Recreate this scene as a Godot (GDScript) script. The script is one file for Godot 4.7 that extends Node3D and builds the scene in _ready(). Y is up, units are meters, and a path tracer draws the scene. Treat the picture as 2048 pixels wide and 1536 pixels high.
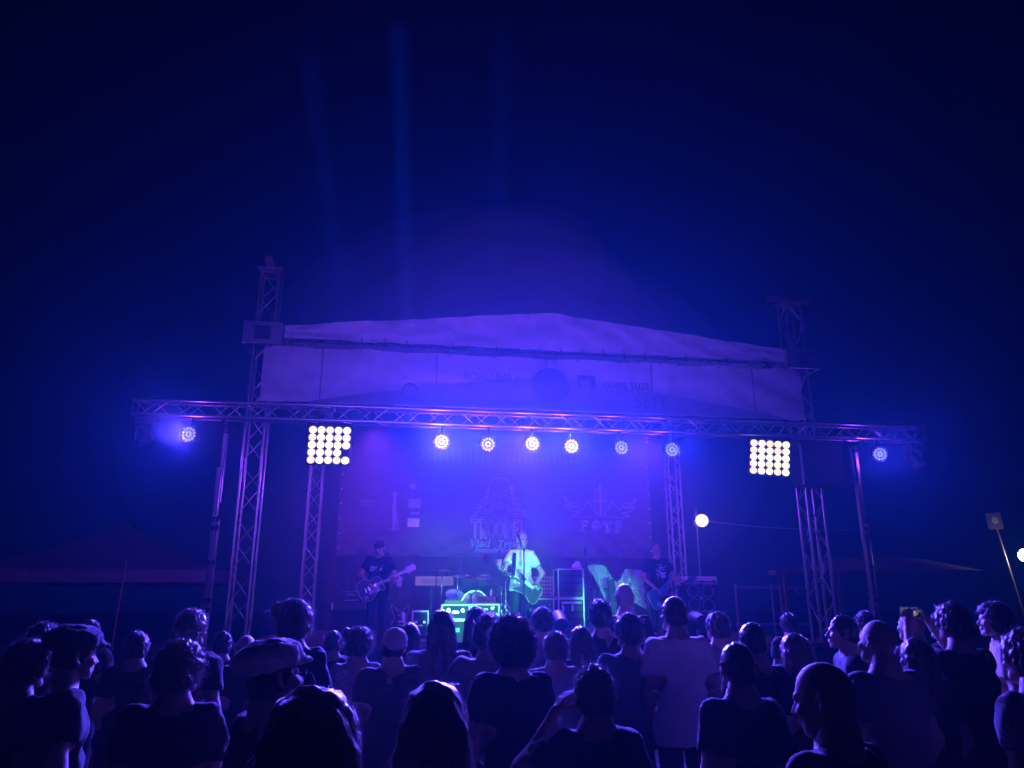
extends Node3D
# A night open-air concert: roofed stage, lamp truss on two lifts, band, crowd seen from behind, smoke in the air.

const DECK := 1.05
const BLOCK := ["led_par", "blinder"]
var used := {}
var rng := RandomNumberGenerator.new()
var noise := FastNoiseLite.new()
var M := {}
var unit_tube: CylinderMesh
var unit_box: ArrayMesh
var head_arrays := {}
var hand_arrays := []

# ---------------------------------------------------------------- naming
func numbered(called: String) -> String:
	if not used.has(called):
		used[called] = 0
		return called
	used[called] += 1
	return "%s_%03d" % [called, used[called]]

func tag(o: Node, label: String, category: String, group := "") -> void:
	o.set_meta("label", label)
	o.set_meta("category", category)
	if group:
		o.set_meta("group", group)

func thing(called: String, label: String, category: String, at := Vector3.ZERO, turn := 0.0, group := "") -> Node3D:
	var o := Node3D.new()
	o.name = numbered(called)
	add_child(o, true)
	o.position = at
	o.rotation.y = turn
	tag(o, label, category, group)
	return o

func struct(called: String, mesh: Mesh, m: Material, at := Vector3.ZERO) -> MeshInstance3D:
	var o := part(called, mesh, m, self)
	o.position = at
	o.set_meta("kind", "structure")
	return o

func part(called: String, mesh: Mesh, m: Material, parent: Node, at := Vector3.ZERO) -> MeshInstance3D:
	var o := MeshInstance3D.new()
	o.name = numbered(called) if parent == self else called
	o.mesh = mesh
	if m:
		o.material_override = m
	parent.add_child(o, true)
	o.position = at
	return o

# ---------------------------------------------------------------- materials
func mat(called: String, c: Color, rough := 0.8, metal := 0.0) -> StandardMaterial3D:
	var m := StandardMaterial3D.new()
	m.resource_name = called
	m.albedo_color = c.linear_to_srgb()
	m.roughness = rough
	m.metallic = metal
	M[called] = m
	return m

func grain(m: StandardMaterial3D, c0: Color, c1: Color, freq: float, scale: float, seed_: int, bump := 0.0) -> void:
	var n := FastNoiseLite.new()
	n.seed = seed_
	n.frequency = freq
	n.fractal_octaves = 5
	var t := NoiseTexture2D.new()
	t.width = 256
	t.height = 256
	t.seamless = true
	t.noise = n
	var g := Gradient.new()
	g.set_color(0, c0.linear_to_srgb())
	g.set_color(1, c1.linear_to_srgb())
	t.color_ramp = g
	m.albedo_color = Color.WHITE
	m.albedo_texture = t
	m.uv1_triplanar = true
	m.uv1_scale = Vector3.ONE * scale
	if bump > 0.0:
		m.heightmap_enabled = true
		m.heightmap_texture = t
		m.heightmap_scale = bump

func glow(called: String, c: Color, energy: float) -> StandardMaterial3D:
	var m := mat(called, Color(0.05, 0.05, 0.05), 0.4)
	m.emission_enabled = true
	m.emission = c.linear_to_srgb()
	m.emission_energy_multiplier = energy
	return m

# ---------------------------------------------------------------- mesh helpers
func from_arrays(v: PackedVector3Array, n: PackedVector3Array, ix: PackedInt32Array) -> ArrayMesh:
	var a := []
	a.resize(Mesh.ARRAY_MAX)
	a[Mesh.ARRAY_VERTEX] = v
	a[Mesh.ARRAY_NORMAL] = n
	a[Mesh.ARRAY_INDEX] = ix
	var m := ArrayMesh.new()
	if ix.size():
		m.add_surface_from_arrays(Mesh.PRIMITIVE_TRIANGLES, a)
	return m

class Bag:  # flat-shaded triangles collected into one mesh
	var v := PackedVector3Array()
	var n := PackedVector3Array()
	var ix := PackedInt32Array()
	func tri(a: Vector3, b: Vector3, c: Vector3) -> void:  # a b c clockwise seen from outside
		var q := (c - a).cross(b - a).normalized()
		var k := v.size()
		v.append(a); v.append(b); v.append(c)
		n.append(q); n.append(q); n.append(q)
		ix.append(k); ix.append(k + 1); ix.append(k + 2)
	func quad(a: Vector3, b: Vector3, c: Vector3, d: Vector3) -> void:
		tri(a, b, c)
		tri(a, c, d)
	func box(at: Vector3, s: Vector3, bev := 0.0, basis := Basis.IDENTITY) -> void:
		var h := s * 0.5
		var e := minf(bev, minf(h.x, minf(h.y, h.z)) * 0.6)
		for ax in 3:
			for sg in [-1.0, 1.0]:
				var u := (ax + 1) % 3
				var w := (ax + 2) % 3
				var p := []
				for q in [[-1, -1], [1, -1], [1, 1], [-1, 1]]:
					var x := Vector3.ZERO
					x[ax] = sg * h[ax]
					x[u] = q[0] * (h[u] - e)
					x[w] = q[1] * (h[w] - e)
					p.append(at + basis * x)
				if sg > 0:
					quad(p[0], p[3], p[2], p[1])
				else:
					quad(p[0], p[1], p[2], p[3])
		if e > 0.0:
			for ax in 3:
				var u := (ax + 1) % 3
				var w := (ax + 2) % 3
				for su in [-1.0, 1.0]:
					for sw in [-1.0, 1.0]:
						var p := []
						for q in [[-1, 0], [1, 0], [1, 1], [-1, 1]]:
							var x := Vector3.ZERO
							x[ax] = q[0] * (h[ax] - e)
							x[u] = su * (h[u] - (e if q[1] == 1 else 0.0))
							x[w] = sw * (h[w] - (0.0 if q[1] == 1 else e))
							p.append(at + basis * x)
						if su * sw > 0:
							quad(p[0], p[1], p[2], p[3])
						else:
							quad(p[0], p[3], p[2], p[1])
			for sx in [-1.0, 1.0]:
				for sy in [-1.0, 1.0]:
					for sz in [-1.0, 1.0]:
						var a := at + basis * Vector3(sx * h.x, sy * (h.y - e), sz * (h.z - e))
						var b := at + basis * Vector3(sx * (h.x - e), sy * h.y, sz * (h.z - e))
						var c := at + basis * Vector3(sx * (h.x - e), sy * (h.y - e), sz * h.z)
						if sx * sy * sz > 0:
							tri(a, c, b)
						else:
							tri(a, b, c)
	func tube(pts: PackedVector3Array, r0: float, r1: float, sides := 6, caps := true) -> void:
		var rings := []
		var ref := Vector3.UP
		for i in pts.size():
			var t := (pts[mini(i + 1, pts.size() - 1)] - pts[maxi(i - 1, 0)]).normalized()
			if absf(t.dot(ref)) > 0.95:
				ref = Vector3.RIGHT
			var s := t.cross(ref).normalized()
			var q := s.cross(t).normalized()
			var r := lerpf(r0, r1, float(i) / maxi(pts.size() - 1, 1))
			var ring := []
			for k in sides:
				var a := TAU * k / sides
				ring.append([pts[i] + (s * cos(a) + q * sin(a)) * r, s * cos(a) + q * sin(a)])
			rings.append(ring)
		for i in rings.size() - 1:
			for k in sides:
				var k2 := (k + 1) % sides
				var b := v.size()
				for e in [rings[i][k], rings[i][k2], rings[i + 1][k2], rings[i + 1][k]]:
					v.append(e[0]); n.append(e[1])
				for d in [0, 1, 2, 0, 2, 3]:
					ix.append(b + d)
		if caps:
			for e in [0, rings.size() - 1]:
				for k in range(1, sides - 1):
					var r: Array = rings[e]
					if e == 0:
						tri(r[0][0], r[k + 1][0], r[k][0])
					else:
						tri(r[0][0], r[k][0], r[k + 1][0])
	func lathe(at: Vector3, axis: Vector3, prof: Array, sides := 24) -> void:  # prof: [radius, along]
		var t := axis.normalized()
		var ref := Vector3.UP if absf(t.y) < 0.9 else Vector3.RIGHT
		var s := t.cross(ref).normalized()
		var q := s.cross(t).normalized()
		for i in prof.size() - 1:
			var r0: float = prof[i][0]
			var r1: float = prof[i + 1][0]
			var y0: float = prof[i][1]
			var y1: float = prof[i + 1][1]
			var slope := Vector2(y1 - y0, r0 - r1).normalized()
			for k in sides:
				var b := v.size()
				for e in [[k, r0, y0], [k + 1, r0, y0], [k + 1, r1, y1], [k, r1, y1]]:
					var a: float = TAU * e[0] / sides
					var d := s * cos(a) + q * sin(a)
					v.append(at + d * e[1] + t * e[2])
					n.append((d * slope.x + t * slope.y).normalized())
				for d in [0, 1, 2, 0, 2, 3]:
					ix.append(b + d)
	func plate(pts: PackedVector2Array, depth: float, tr := Transform3D.IDENTITY) -> void:  # polygon in xy, front at z = depth/2
		var p := pts
		if Geometry2D.is_polygon_clockwise(p):
			p = p.duplicate()
			p.reverse()
		var t := Geometry2D.triangulate_polygon(p)
		var z := depth * 0.5
		for i in range(0, t.size(), 3):
			var a := p[t[i]]
			var b := p[t[i + 1]]
			var c := p[t[i + 2]]
			if (b - a).cross(c - a) > 0.0:
				var s := b
				b = c
				c = s
			tri(tr * Vector3(a.x, a.y, z), tr * Vector3(b.x, b.y, z), tr * Vector3(c.x, c.y, z))
			tri(tr * Vector3(a.x, a.y, -z), tr * Vector3(c.x, c.y, -z), tr * Vector3(b.x, b.y, -z))
		for i in p.size():
			var a := p[i]
			var b := p[(i + 1) % p.size()]
			quad(tr * Vector3(a.x, a.y, z), tr * Vector3(b.x, b.y, z), tr * Vector3(b.x, b.y, -z), tr * Vector3(a.x, a.y, -z))
	func mesh() -> ArrayMesh:
		var a := []
		a.resize(Mesh.ARRAY_MAX)
		a[Mesh.ARRAY_VERTEX] = v
		a[Mesh.ARRAY_NORMAL] = n
		a[Mesh.ARRAY_INDEX] = ix
		var m := ArrayMesh.new()
		m.add_surface_from_arrays(Mesh.PRIMITIVE_TRIANGLES, a)
		return m

func box_mesh(s: Vector3, bev := 0.0, at := Vector3.ZERO) -> ArrayMesh:
	var b := Bag.new()
	b.box(at, s, bev)
	return b.mesh()

func bar(called: String, a: Vector3, b: Vector3, r: float, m: Material, parent: Node) -> MeshInstance3D:  # one straight tube that shares the unit mesh
	var o := part(called, unit_tube, m, parent)
	var t := (b - a)
	var y := t.normalized()
	var x := y.cross(Vector3.FORWARD if absf(y.z) < 0.9 else Vector3.RIGHT).normalized()
	var z := x.cross(y)
	o.transform = Transform3D(Basis(x * r, t, z * r), (a + b) * 0.5)
	return o

func block(called: String, at: Vector3, s: Vector3, m: Material, parent: Node, bev := 0.004) -> MeshInstance3D:
	var o := part(called, box_mesh(s, bev), m, parent)
	o.position = at
	return o

func grid_sheet(nu: int, nv: int, f: Callable, thick := 0.0) -> ArrayMesh:  # f(u, v) -> point; smooth normals; v runs down, u right
	var p := PackedVector3Array()
	var nn := PackedVector3Array()
	for j in nv + 1:
		for i in nu + 1:
			p.append(f.call(float(i) / nu, float(j) / nv))
	nn.resize(p.size())
	var ix := PackedInt32Array()
	for j in nv:
		for i in nu:
			var a := j * (nu + 1) + i
			for t in [[a, a + 1, a + nu + 2], [a, a + nu + 2, a + nu + 1]]:
				ix.append_array(PackedInt32Array(t))
				var q := (p[t[2]] - p[t[0]]).cross(p[t[1]] - p[t[0]])
				for e in t:
					nn[e] += q
	for i in nn.size():
		nn[i] = nn[i].normalized()
	if thick > 0.0:
		var k := p.size()
		for i in k:
			p.append(p[i] - nn[i] * thick)
			nn.append(-nn[i])
		var front := ix.duplicate()
		for i in range(0, front.size(), 3):
			ix.append_array(PackedInt32Array([front[i] + k, front[i + 2] + k, front[i + 1] + k]))
	return from_arrays(p, nn, ix)

func text_mesh(t: String, size: float, serif := true, depth := 0.004, bold := false) -> TextMesh:
	var f := SystemFont.new()
	f.font_names = PackedStringArray(["Droid Serif" if serif else "Droid Sans"])
	if bold:
		f.font_weight = 700
	var m := TextMesh.new()
	m.text = t
	m.font = f
	m.font_size = 48
	m.pixel_size = size / 48.0
	m.depth = depth
	m.curve_step = 2.0
	return m

# ---------------------------------------------------------------- camera, sky, air
func set_up() -> void:
	var cam := Camera3D.new()
	cam.name = "camera"
	cam.fov = 54.9
	cam.position = Vector3(0, 1.8, 12.05)
	cam.rotation = Vector3(deg_to_rad(16.1), deg_to_rad(-8.45), 0)
	cam.near = 0.05
	cam.far = 400.0
	add_child(cam)
	var e := Environment.new()
	e.background_mode = Environment.BG_SKY
	e.tonemap_mode = Environment.TONE_MAPPER_LINEAR
	e.tonemap_exposure = 1.0
	var s := ProceduralSkyMaterial.new()
	s.sky_top_color = Color(0.0, 0.0002, 0.002).linear_to_srgb()
	s.sky_horizon_color = Color(0.0, 0.0014, 0.014).linear_to_srgb()
	s.ground_bottom_color = Color(0.0, 0.0, 0.003).linear_to_srgb()
	s.ground_horizon_color = Color(0.0, 0.0014, 0.014).linear_to_srgb()
	s.sky_curve = 0.3
	var sky := Sky.new()
	sky.sky_material = s
	e.sky = sky
	e.volumetric_fog_enabled = true
	e.volumetric_fog_density = 0.0015
	e.volumetric_fog_albedo = Color(0.3, 0.75, 0.97)
	e.volumetric_fog_anisotropy = 0.7
	e.sdfgi_enabled = true
	e.ssao_enabled = true
	e.ssil_enabled = true
	var w := WorldEnvironment.new()
	w.name = "environment"
	w.environment = e
	add_child(w)
	# drifting stage smoke: soft-edged because several thin ellipsoids overlap
	for q in [
		[Vector3(1.6, 6.4, -4.0), Vector3(23, 22, 18), 0.0036, Color(0.5, 0.8, 0.97), 0.0],
		[Vector3(1.7, 4.8, -4.6), Vector3(15.5, 9.6, 11), 0.0125, Color(0.85, 0.9, 0.97), -0.1],
		[Vector3(2.2, 4.6, -4.3), Vector3(12.2, 7.0, 9.0), 0.011, Color(0.95, 0.95, 0.97), 0.08],
		[Vector3(2.0, 4.6, -4.2), Vector3(9.8, 5.4, 7.4), 0.014, Color(0.95, 0.95, 0.97), 0.0],
		[Vector3(0.9, 6.6, -1.2), Vector3(7.2, 4.6, 5.0), 0.024, Color(0.95, 0.95, 0.97), 0.25],
		[Vector3(3.2, 6.3, -1.4), Vector3(6.4, 4.0, 4.6), 0.024, Color(0.95, 0.95, 0.97), -0.3],
		[Vector3(1.6, 7.3, -0.8), Vector3(4.6, 3.0, 3.6), 0.030, Color(0.95, 0.95, 0.97), 0.5],
		[Vector3(3.3, 6.9, -0.9), Vector3(3.4, 2.2, 2.8), 0.026, Color(0.95, 0.95, 0.97), -0.4],
		[Vector3(0.3, 6.3, -0.9), Vector3(3.6, 2.6, 3.0), 0.026, Color(0.95, 0.95, 0.97), 0.3],
		[Vector3(-3.15, 4.25, 0.4), Vector3(2.2, 0.8, 1.0), 0.022, Color(0.95, 0.95, 0.97), -0.35],
	]:
		var fog := FogVolume.new()
		fog.name = "stage_smoke"
		fog.shape = RenderingServer.FOG_VOLUME_SHAPE_ELLIPSOID
		fog.size = q[1]
		var fm := FogMaterial.new()
		fm.density = q[2]
		fm.albedo = q[3]
		fog.material = fm
		fog.set_meta("kind", "stuff")
		fog.set_meta("label", "drifting stage smoke lit violet by the lamps")
		add_child(fog, true)
		fog.position = q[0]
		fog.rotation.z = q[4]

func materials() -> void:
	unit_tube = CylinderMesh.new()
	unit_tube.top_radius = 1.0
	unit_tube.bottom_radius = 1.0
	unit_tube.height = 1.0
	unit_tube.radial_segments = 10
	unit_tube.rings = 1
	mat("aluminium", Color(0.55, 0.55, 0.56), 0.3, 0.92)
	mat("par_black", Color(0.012, 0.012, 0.013), 0.9)
	mat("dull_steel", Color(0.30, 0.30, 0.31), 0.5, 0.8)
	mat("black_steel", Color(0.02, 0.02, 0.022), 0.5, 0.3)
	mat("black_plastic", Color(0.018, 0.018, 0.02), 0.45)
	mat("rubber", Color(0.012, 0.012, 0.012), 0.9)
	grain(mat("tarp", Color.WHITE, 0.55), Color(0.46, 0.46, 0.47), Color(0.60, 0.60, 0.60), 0.02, 0.6, 3, 0.15)
	grain(mat("band_print", Color.WHITE, 0.6), Color(0.20, 0.20, 0.23), Color(0.25, 0.25, 0.28), 0.02, 0.6, 4, 0.1)
	grain(mat("backdrop", Color.WHITE, 0.6), Color(0.06, 0.06, 0.066), Color(0.08, 0.08, 0.086), 0.02, 0.5, 5)
	grain(mat("black_cloth", Color.WHITE, 0.95), Color(0.010, 0.010, 0.012), Color(0.018, 0.018, 0.02), 0.05, 2.0, 6)
	grain(mat("plywood", Color.WHITE, 0.8), Color(0.03, 0.025, 0.022), Color(0.06, 0.05, 0.045), 0.03, 0.8, 7, 0.1)
	grain(mat("asphalt", Color.WHITE, 0.95), Color(0.03, 0.03, 0.03), Color(0.06, 0.06, 0.06), 0.06, 1.0, 8, 0.4)

# ---------------------------------------------------------------- stage
func truss(o: Node3D, a: Vector3, b: Vector3, w: float, up: Vector3, step: float, m: Material, rc := 0.024, rb := 0.010) -> void:
	var t := (b - a).normalized()
	var s := t.cross(up).normalized()
	var q := s.cross(t).normalized()
	var h := w * 0.5 - rc
	var len_ := a.distance_to(b)
	var n := int(round(len_ / step))
	var cs := [s * h + q * h, s * h - q * h, -s * h - q * h, -s * h + q * h]
	for c in cs:
		bar("chord", a + c, b + c, rc, m, o)
	for f in 4:
		var c0: Vector3 = cs[f]
		var c1: Vector3 = cs[(f + 1) % 4]
		for i in n:
			var p0 := a + t * (len_ * (i + 0.04) / n)
			var p1 := a + t * (len_ * (i + 0.96) / n)
			if i % 2 == f % 2:
				bar("brace", p0 + c0, p1 + c1, rb, m, o)
			else:
				bar("brace", p0 + c1, p1 + c0, rb, m, o)
		for e in [a + t * 0.02, b - t * 0.02]:
			bar("end_brace", e + c0, e + c1, rb, m, o)

func stage() -> void:
	var ground := struct("ground", box_mesh(Vector3(160, 0.3, 160)), M.asphalt, Vector3(0, -0.15, 0))
	# deck: plywood panels on a frame, black skirt in front
	var deck := thing("stage_deck", "black plywood stage deck with a dark skirt under the roofed stage", "stage", Vector3(2.5, 0, -3.7))
	for i in 5:
		for j in 3:
			block("deck_panel", Vector3(-4.08 + 2.04 * i, DECK - 0.03, 2.2 - 2.3 * j), Vector3(2.032, 0.06, 2.29), M.plywood, deck, 0.006)
	part("skirt", grid_sheet(120, 2, func(u, v): return Vector3(-5.1 + 10.2 * u, (DECK - 0.065) * (1 - v) + 0.002, 3.38 + 0.03 * sin(u * 150.0 + 2.0 * sin(u * 30.0))), 0.01), M.black_cloth, deck)
	for x in [-4.6, -1.5, 1.5, 4.6]:
		for z in [-3.0, 0.0, 3.0]:
			bar("leg", Vector3(x, 0, z), Vector3(x, DECK - 0.06, z), 0.03, M.dull_steel, deck)
	# four roof towers
	var tw := [[-2.46, -0.6, "front lattice tower beside the left lamp lift"], [7.4, -0.6, "front lattice tower beside the black hanging loudspeaker"], [-2.15, -7.0, "rear lattice tower beside the guitar amplifier"], [7.22, -7.0, "rear lattice tower behind the bass cabinet"]]
	for k in 4:
		var t := thing("roof_tower", "aluminium " + tw[k][2], "tower", Vector3(tw[k][0], 0, tw[k][1]), 0.0, "towers that carry the stage roof")
		var top := 7.35 if k < 2 else 6.9
		truss(t, Vector3(0, 0.05, 0), Vector3(0, top, 0), 0.36, Vector3.FORWARD, 0.42, M.aluminium, 0.026, 0.011)
		block("base_plate", Vector3(0, 0.025, 0), Vector3(0.6, 0.05, 0.6), M.dull_steel, t)
		block("top_plate", Vector3(0, top + 0.03, 0), Vector3(0.42, 0.05, 0.42), M.dull_steel, t)
		var head := part("head_beam", box_mesh(Vector3(0.12, 0.1, 0.9), 0.01), M.dull_steel, t, Vector3(0, top + 0.1, 0))
		head.rotation.y = PI / 2 * (k % 2)
		var sl := Node3D.new()
		sl.name = "sleeve_block"
		t.add_child(sl, true)
		for s in [-1, 1]:
			block("sleeve_plate", Vector3(0, 6.14, 0.29 * s), Vector3(0.64, 0.40, 0.03), M.aluminium, sl)
			block("sleeve_plate", Vector3(0.30 * s, 6.14, 0), Vector3(0.03, 0.40, 0.53), M.aluminium, sl)
			block("sleeve_plate", Vector3(0, 6.14, 0.308 * s), Vector3(0.26, 0.24, 0.006), M.black_steel, sl)
	# roof beams between the towers
	var bm := [[Vector3(-2.1, 6.04, -0.6), Vector3(7.05, 6.04, -0.6), "front"], [Vector3(-1.8, 6.04, -7.0), Vector3(6.9, 6.04, -7.0), "rear"], [Vector3(-2.4, 6.04, -0.95), Vector3(-2.2, 6.04, -6.65), "guitarist side"], [Vector3(7.35, 6.04, -0.95), Vector3(7.25, 6.04, -6.65), "bassist side"]]
	for q in bm:
		var t := thing("roof_beam", "horizontal %s roof truss beam between two towers" % q[2], "truss", Vector3.ZERO, 0.0, "roof beams")
		truss(t, q[0], q[1], 0.26, Vector3.UP, 0.42, M.dull_steel, 0.022, 0.009)
	# roof skin: a low gable, front gable sheet, front fascia
	var roof := thing("stage_roof", "pale tarpaulin gable roof over the stage", "roof", Vector3(2.5, 6.1, -0.6))
	for s in [-1, 1]:
		part("roof_sheet", grid_sheet(16, 12, func(u, v): return Vector3(s * lerpf(0.0, 4.75, u if s > 0 else 1.0 - u), 0.76 - 0.50 * (u if s > 0 else 1.0 - u) - 0.06 * sin(PI * v * 3.0) ** 2 * 0.4 + 0.02, -6.5 + 6.48 * v), 0.004), M.tarp, roof)
	part("gable_sheet", grid_sheet(60, 8, func(u, v): 
		var x := lerpf(-4.62, 4.72, u)
		var top := 0.74 - 0.50 * absf(x - 0.07) / 4.65
		var bot := 0.0 + 0.012 * absf(sin(u * 42.0))
		return Vector3(x, lerpf(top, bot, v), 0.16 + 0.05 * noise.get_noise_2d(x * 1.3, v * 1.5) + 0.03 * noise.get_noise_2d(x * 4.0 + v * 3.0, v * 2.0 + 7.0)), 0.003), M.tarp, roof)
	for i in 24:
		var x := lerpf(-4.5, 4.6, i / 23.0)
		bar("lacing_loop", Vector3(x, 0.07, 0.17), Vector3(x + 0.03, -0.07, 0.16), 0.006, M.rubber, roof)
	var fa := thing("stage_fascia", "long pale banner hung along the front of the stage roof", "banner", Vector3(2.46, 5.46, -0.38))
	part("fascia_sheet", grid_sheet(90, 14, func(u, v):
		var x := lerpf(-4.88, 4.88, u)
		var y := lerpf(0.47, -0.50, v) + (0.012 * sin(u * 47.0) if v == 0 else 0.0)
		var w := smoothstep(0.75, 1.0, u)
		return Vector3(x, y, 0.05 * noise.get_noise_2d(x * 0.9, y * 1.2) + w * 0.04 * sin(y * 11.0 + x * 5.0) + 0.03 * noise.get_noise_2d(x * 3.0 - y * 4.0, y * 2.0)), 0.003), M.tarp, fa)
	for i in 5:
		part("seam", box_mesh(Vector3(0.022, 0.93, 0.004), 0.0), M.band_print, fa, Vector3(-3.9 + i * 1.95, -0.01, 0.048))
	for i in 26:
		bar("eyelet", Vector3(-4.8 + i * 0.384, 0.44, 0.03), Vector3(-4.8 + i * 0.384, 0.44, 0.06), 0.014, M.dull_steel, fa)
	var arch := PackedVector2Array()
	for i in 41:
		var x := lerpf(-4.1, 4.5, i / 40.0)
		arch.append(Vector2(x, -0.50 + 0.50 * (1.0 - pow(absf((x - 0.2) / 4.3), 1.7))))
	var ab := Bag.new()
	ab.plate(arch, 0.004)
	part("printed_arch", ab.mesh(), M.band_print, fa, Vector3(0, 0, 0.065))
	mat("ink", Color(0.06, 0.06, 0.07), 0.6)
	mat("seal_ink", Color(0.13, 0.13, 0.15), 0.6)
	var seal := Bag.new()
	seal.lathe(Vector3.ZERO, Vector3(0, 0, 1), [[0.0, 0.003], [0.33, 0.003], [0.33, -0.003]], 40)
	var so := part("printed_seal", seal.mesh(), M.seal_ink, fa, Vector3(0.07, -0.06, 0.075))
	for q in [[0.27, 0.012], [0.14, 0.01]]:
		var rb := Bag.new()
		rb.lathe(Vector3.ZERO, Vector3(0, 0, 1), [[q[0], 0.006], [q[0] + q[1], 0.006]], 40)
		part("ring_line", rb.mesh(), M.band_print, so)
	var sb := Bag.new()
	sb.box(Vector3(0, 0.09, 0), Vector3(0.33, 0.06, 0.004))
	sb.box(Vector3(-0.13, -0.03, 0), Vector3(0.08, 0.18, 0.004))
	sb.box(Vector3(0.13, -0.03, 0), Vector3(0.08, 0.18, 0.004))
	part("printed_square", sb.mesh(), M.seal_ink, fa, Vector3(0.72, 0.04, 0.072))
	part("lettering", text_mesh("BOVGAIMA =", 0.17, false), M.seal_ink, fa, Vector3(-0.98, 0.06, 0.075))
	part("lettering", text_mesh("CONS TUTI", 0.17, false), M.seal_ink, fa, Vector3(1.45, 0.0, 0.075))
	part("lettering", text_mesh("SETT", 0.30, false), M.seal_ink, fa, Vector3(1.9, -0.30, 0.075))
	var rg := Bag.new()
	rg.lathe(Vector3.ZERO, Vector3(0, 0, 1), [[0.12, 0.003], [0.14, 0.003]], 30)
	part("printed_ring", rg.mesh(), M.seal_ink, fa, Vector3(-2.4, -0.25, 0.072))

# ---------------------------------------------------------------- lamp truss
const PARS := [[-3.32, 4.25, 0.65, 0.2], [0.61, 4.25, 2.2, 0.1], [1.38, 4.23, 1.0, 0.25], [2.11, 4.26, 2.0, 0.05], [2.78, 4.24, 1.5, 0.1], [3.64, 4.24, 0.7, 0.0], [4.54, 4.23, 0.45, 0.2], [8.42, 4.26, 0.5, 0.35]]

func par(x: float, y: float, power: float, aim: float, label: String) -> void:
	var o := thing("led_par", label, "stage light", Vector3(x, y, 0.1), 0.0, "round lamps hanging from the long truss")
	var turned := Node3D.new()
	turned.name = "can"
	o.add_child(turned, true)
	turned.rotation = Vector3(0.12, -aim * 0.9, 0)
	var b := Bag.new()
	b.lathe(Vector3.ZERO, Vector3(0, 0, 1), [[0.0, -0.16], [0.075, -0.16], [0.11, -0.12], [0.125, 0.0], [0.135, 0.03], [0.135, 0.06], [0.125, 0.06], [0.12, 0.045], [0.0, 0.045]], 28)
	part("housing", b.mesh(), M.par_black, turned)
	var lb := Bag.new()
	for ring in [[0.038, 6], [0.092, 12]]:
		for k in ring[1]:
			var a: float = TAU * k / ring[1] + 0.2
			lb.lathe(Vector3(cos(a) * ring[0], sin(a) * ring[0], 0.046), Vector3(0, 0, 1), [[0.021, 0.0], [0.019, 0.007], [0.012, 0.011], [0.0, 0.012]], 10)
	var led := part("led_lens_array", lb.mesh(), M["led_%d" % int(clampf(power * 1.4, 0, 2))], turned)
	led.set_meta("kind", "stuff")
	var yk := Bag.new()
	var pts := PackedVector3Array()
	for k in 9:
		var a := PI * k / 8.0
		pts.append(Vector3(cos(a) * 0.155, sin(a) * 0.15 + 0.0, -0.03))
	yk.tube(pts, 0.009, 0.009, 6)
	part("yoke", yk.mesh(), M.black_steel, o)
	bar("clamp", Vector3(0, 0.14, -0.03), Vector3(0, 4.54 - y, -0.03), 0.014, M.black_steel, o)
	var l := OmniLight3D.new()
	l.name = "par_light"
	l.light_color = Color(0.30, 0.055, 1.0).linear_to_srgb()
	l.light_energy = 0.95 * power
	l.light_size = 0.11
	l.omni_range = 60.0
	l.omni_attenuation = 2.0
	l.shadow_enabled = true
	turned.add_child(l, true)
	l.position = Vector3(0, -0.05, 0.26)
	var t := SpotLight3D.new()
	t.name = "par_beam"
	t.light_color = Color(0.085, 0.05, 1.0).linear_to_srgb()
	t.light_energy = 105.0 * power
	t.light_size = 0.11
	t.spot_angle = 52.0
	t.spot_angle_attenuation = 1.0
	t.spot_range = 60.0
	t.spot_attenuation = 2.0
	t.shadow_enabled = true
	turned.add_child(t, true)
	t.position = Vector3(0, 0, 0.10)
	t.rotation = Vector3(-0.12, PI, 0)

func blinder(at: Vector3, yaw: float, roll: float, dead: int, label: String) -> void:
	var o := thing("blinder_lamp", label, "stage light", at, yaw, "square panels of warm lamps on the truss")
	o.rotation.z = roll
	block("housing", Vector3(0, 0, -0.05), Vector3(0.68, 0.62, 0.10), M.black_plastic, o, 0.01)
	var lens := Bag.new()
	lens.lathe(Vector3.ZERO, Vector3(0, 0, 1), [[0.062, 0.0], [0.060, 0.012], [0.045, 0.022], [0.02, 0.027], [0.008, 0.027], [0.0, 0.022]], 20)
	var rim := Bag.new()
	rim.lathe(Vector3.ZERO, Vector3(0, 0, 1), [[0.066, 0.0], [0.066, 0.010], [0.0625, 0.010], [0.0625, 0.0]], 20)
	var lm := lens.mesh()
	var rm := rim.mesh()
	for j in 5:
		for i in 5:
			var p := Vector3((i - 2) * 0.133, (2 - j) * 0.121, 0.001)
			var l := part("lamp_lens", lm, M.dead_lens if j * 5 + i == dead else M["warm_lens" + ["", "_strong", "_weak"][(i * 7 + j * 5 + i * j) % 3]], o, p)
			part("rim", rm, M.black_steel, l)
	var pts := PackedVector3Array([Vector3(-0.36, 0, -0.05), Vector3(-0.36, 0.36, -0.05), Vector3(0.36, 0.36, -0.05), Vector3(0.36, 0, -0.05)])
	var y := Bag.new()
	y.tube(pts, 0.013, 0.013, 6)
	part("yoke", y.mesh(), M.black_steel, o)
	var s := SpotLight3D.new()
	s.name = "blinder_light"
	s.light_color = Color(1.0, 0.74, 0.42).linear_to_srgb()
	s.light_energy = 1.1
	s.light_size = 0.3
	s.spot_range = 60.0
	s.spot_attenuation = 2.0
	s.spot_angle = 60.0
	s.spot_angle_attenuation = 0.8
	s.shadow_enabled = true
	o.add_child(s, true)
	s.position = Vector3(0, 0, 0.06)
	s.rotation = Vector3(-0.2, PI, 0)

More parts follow.
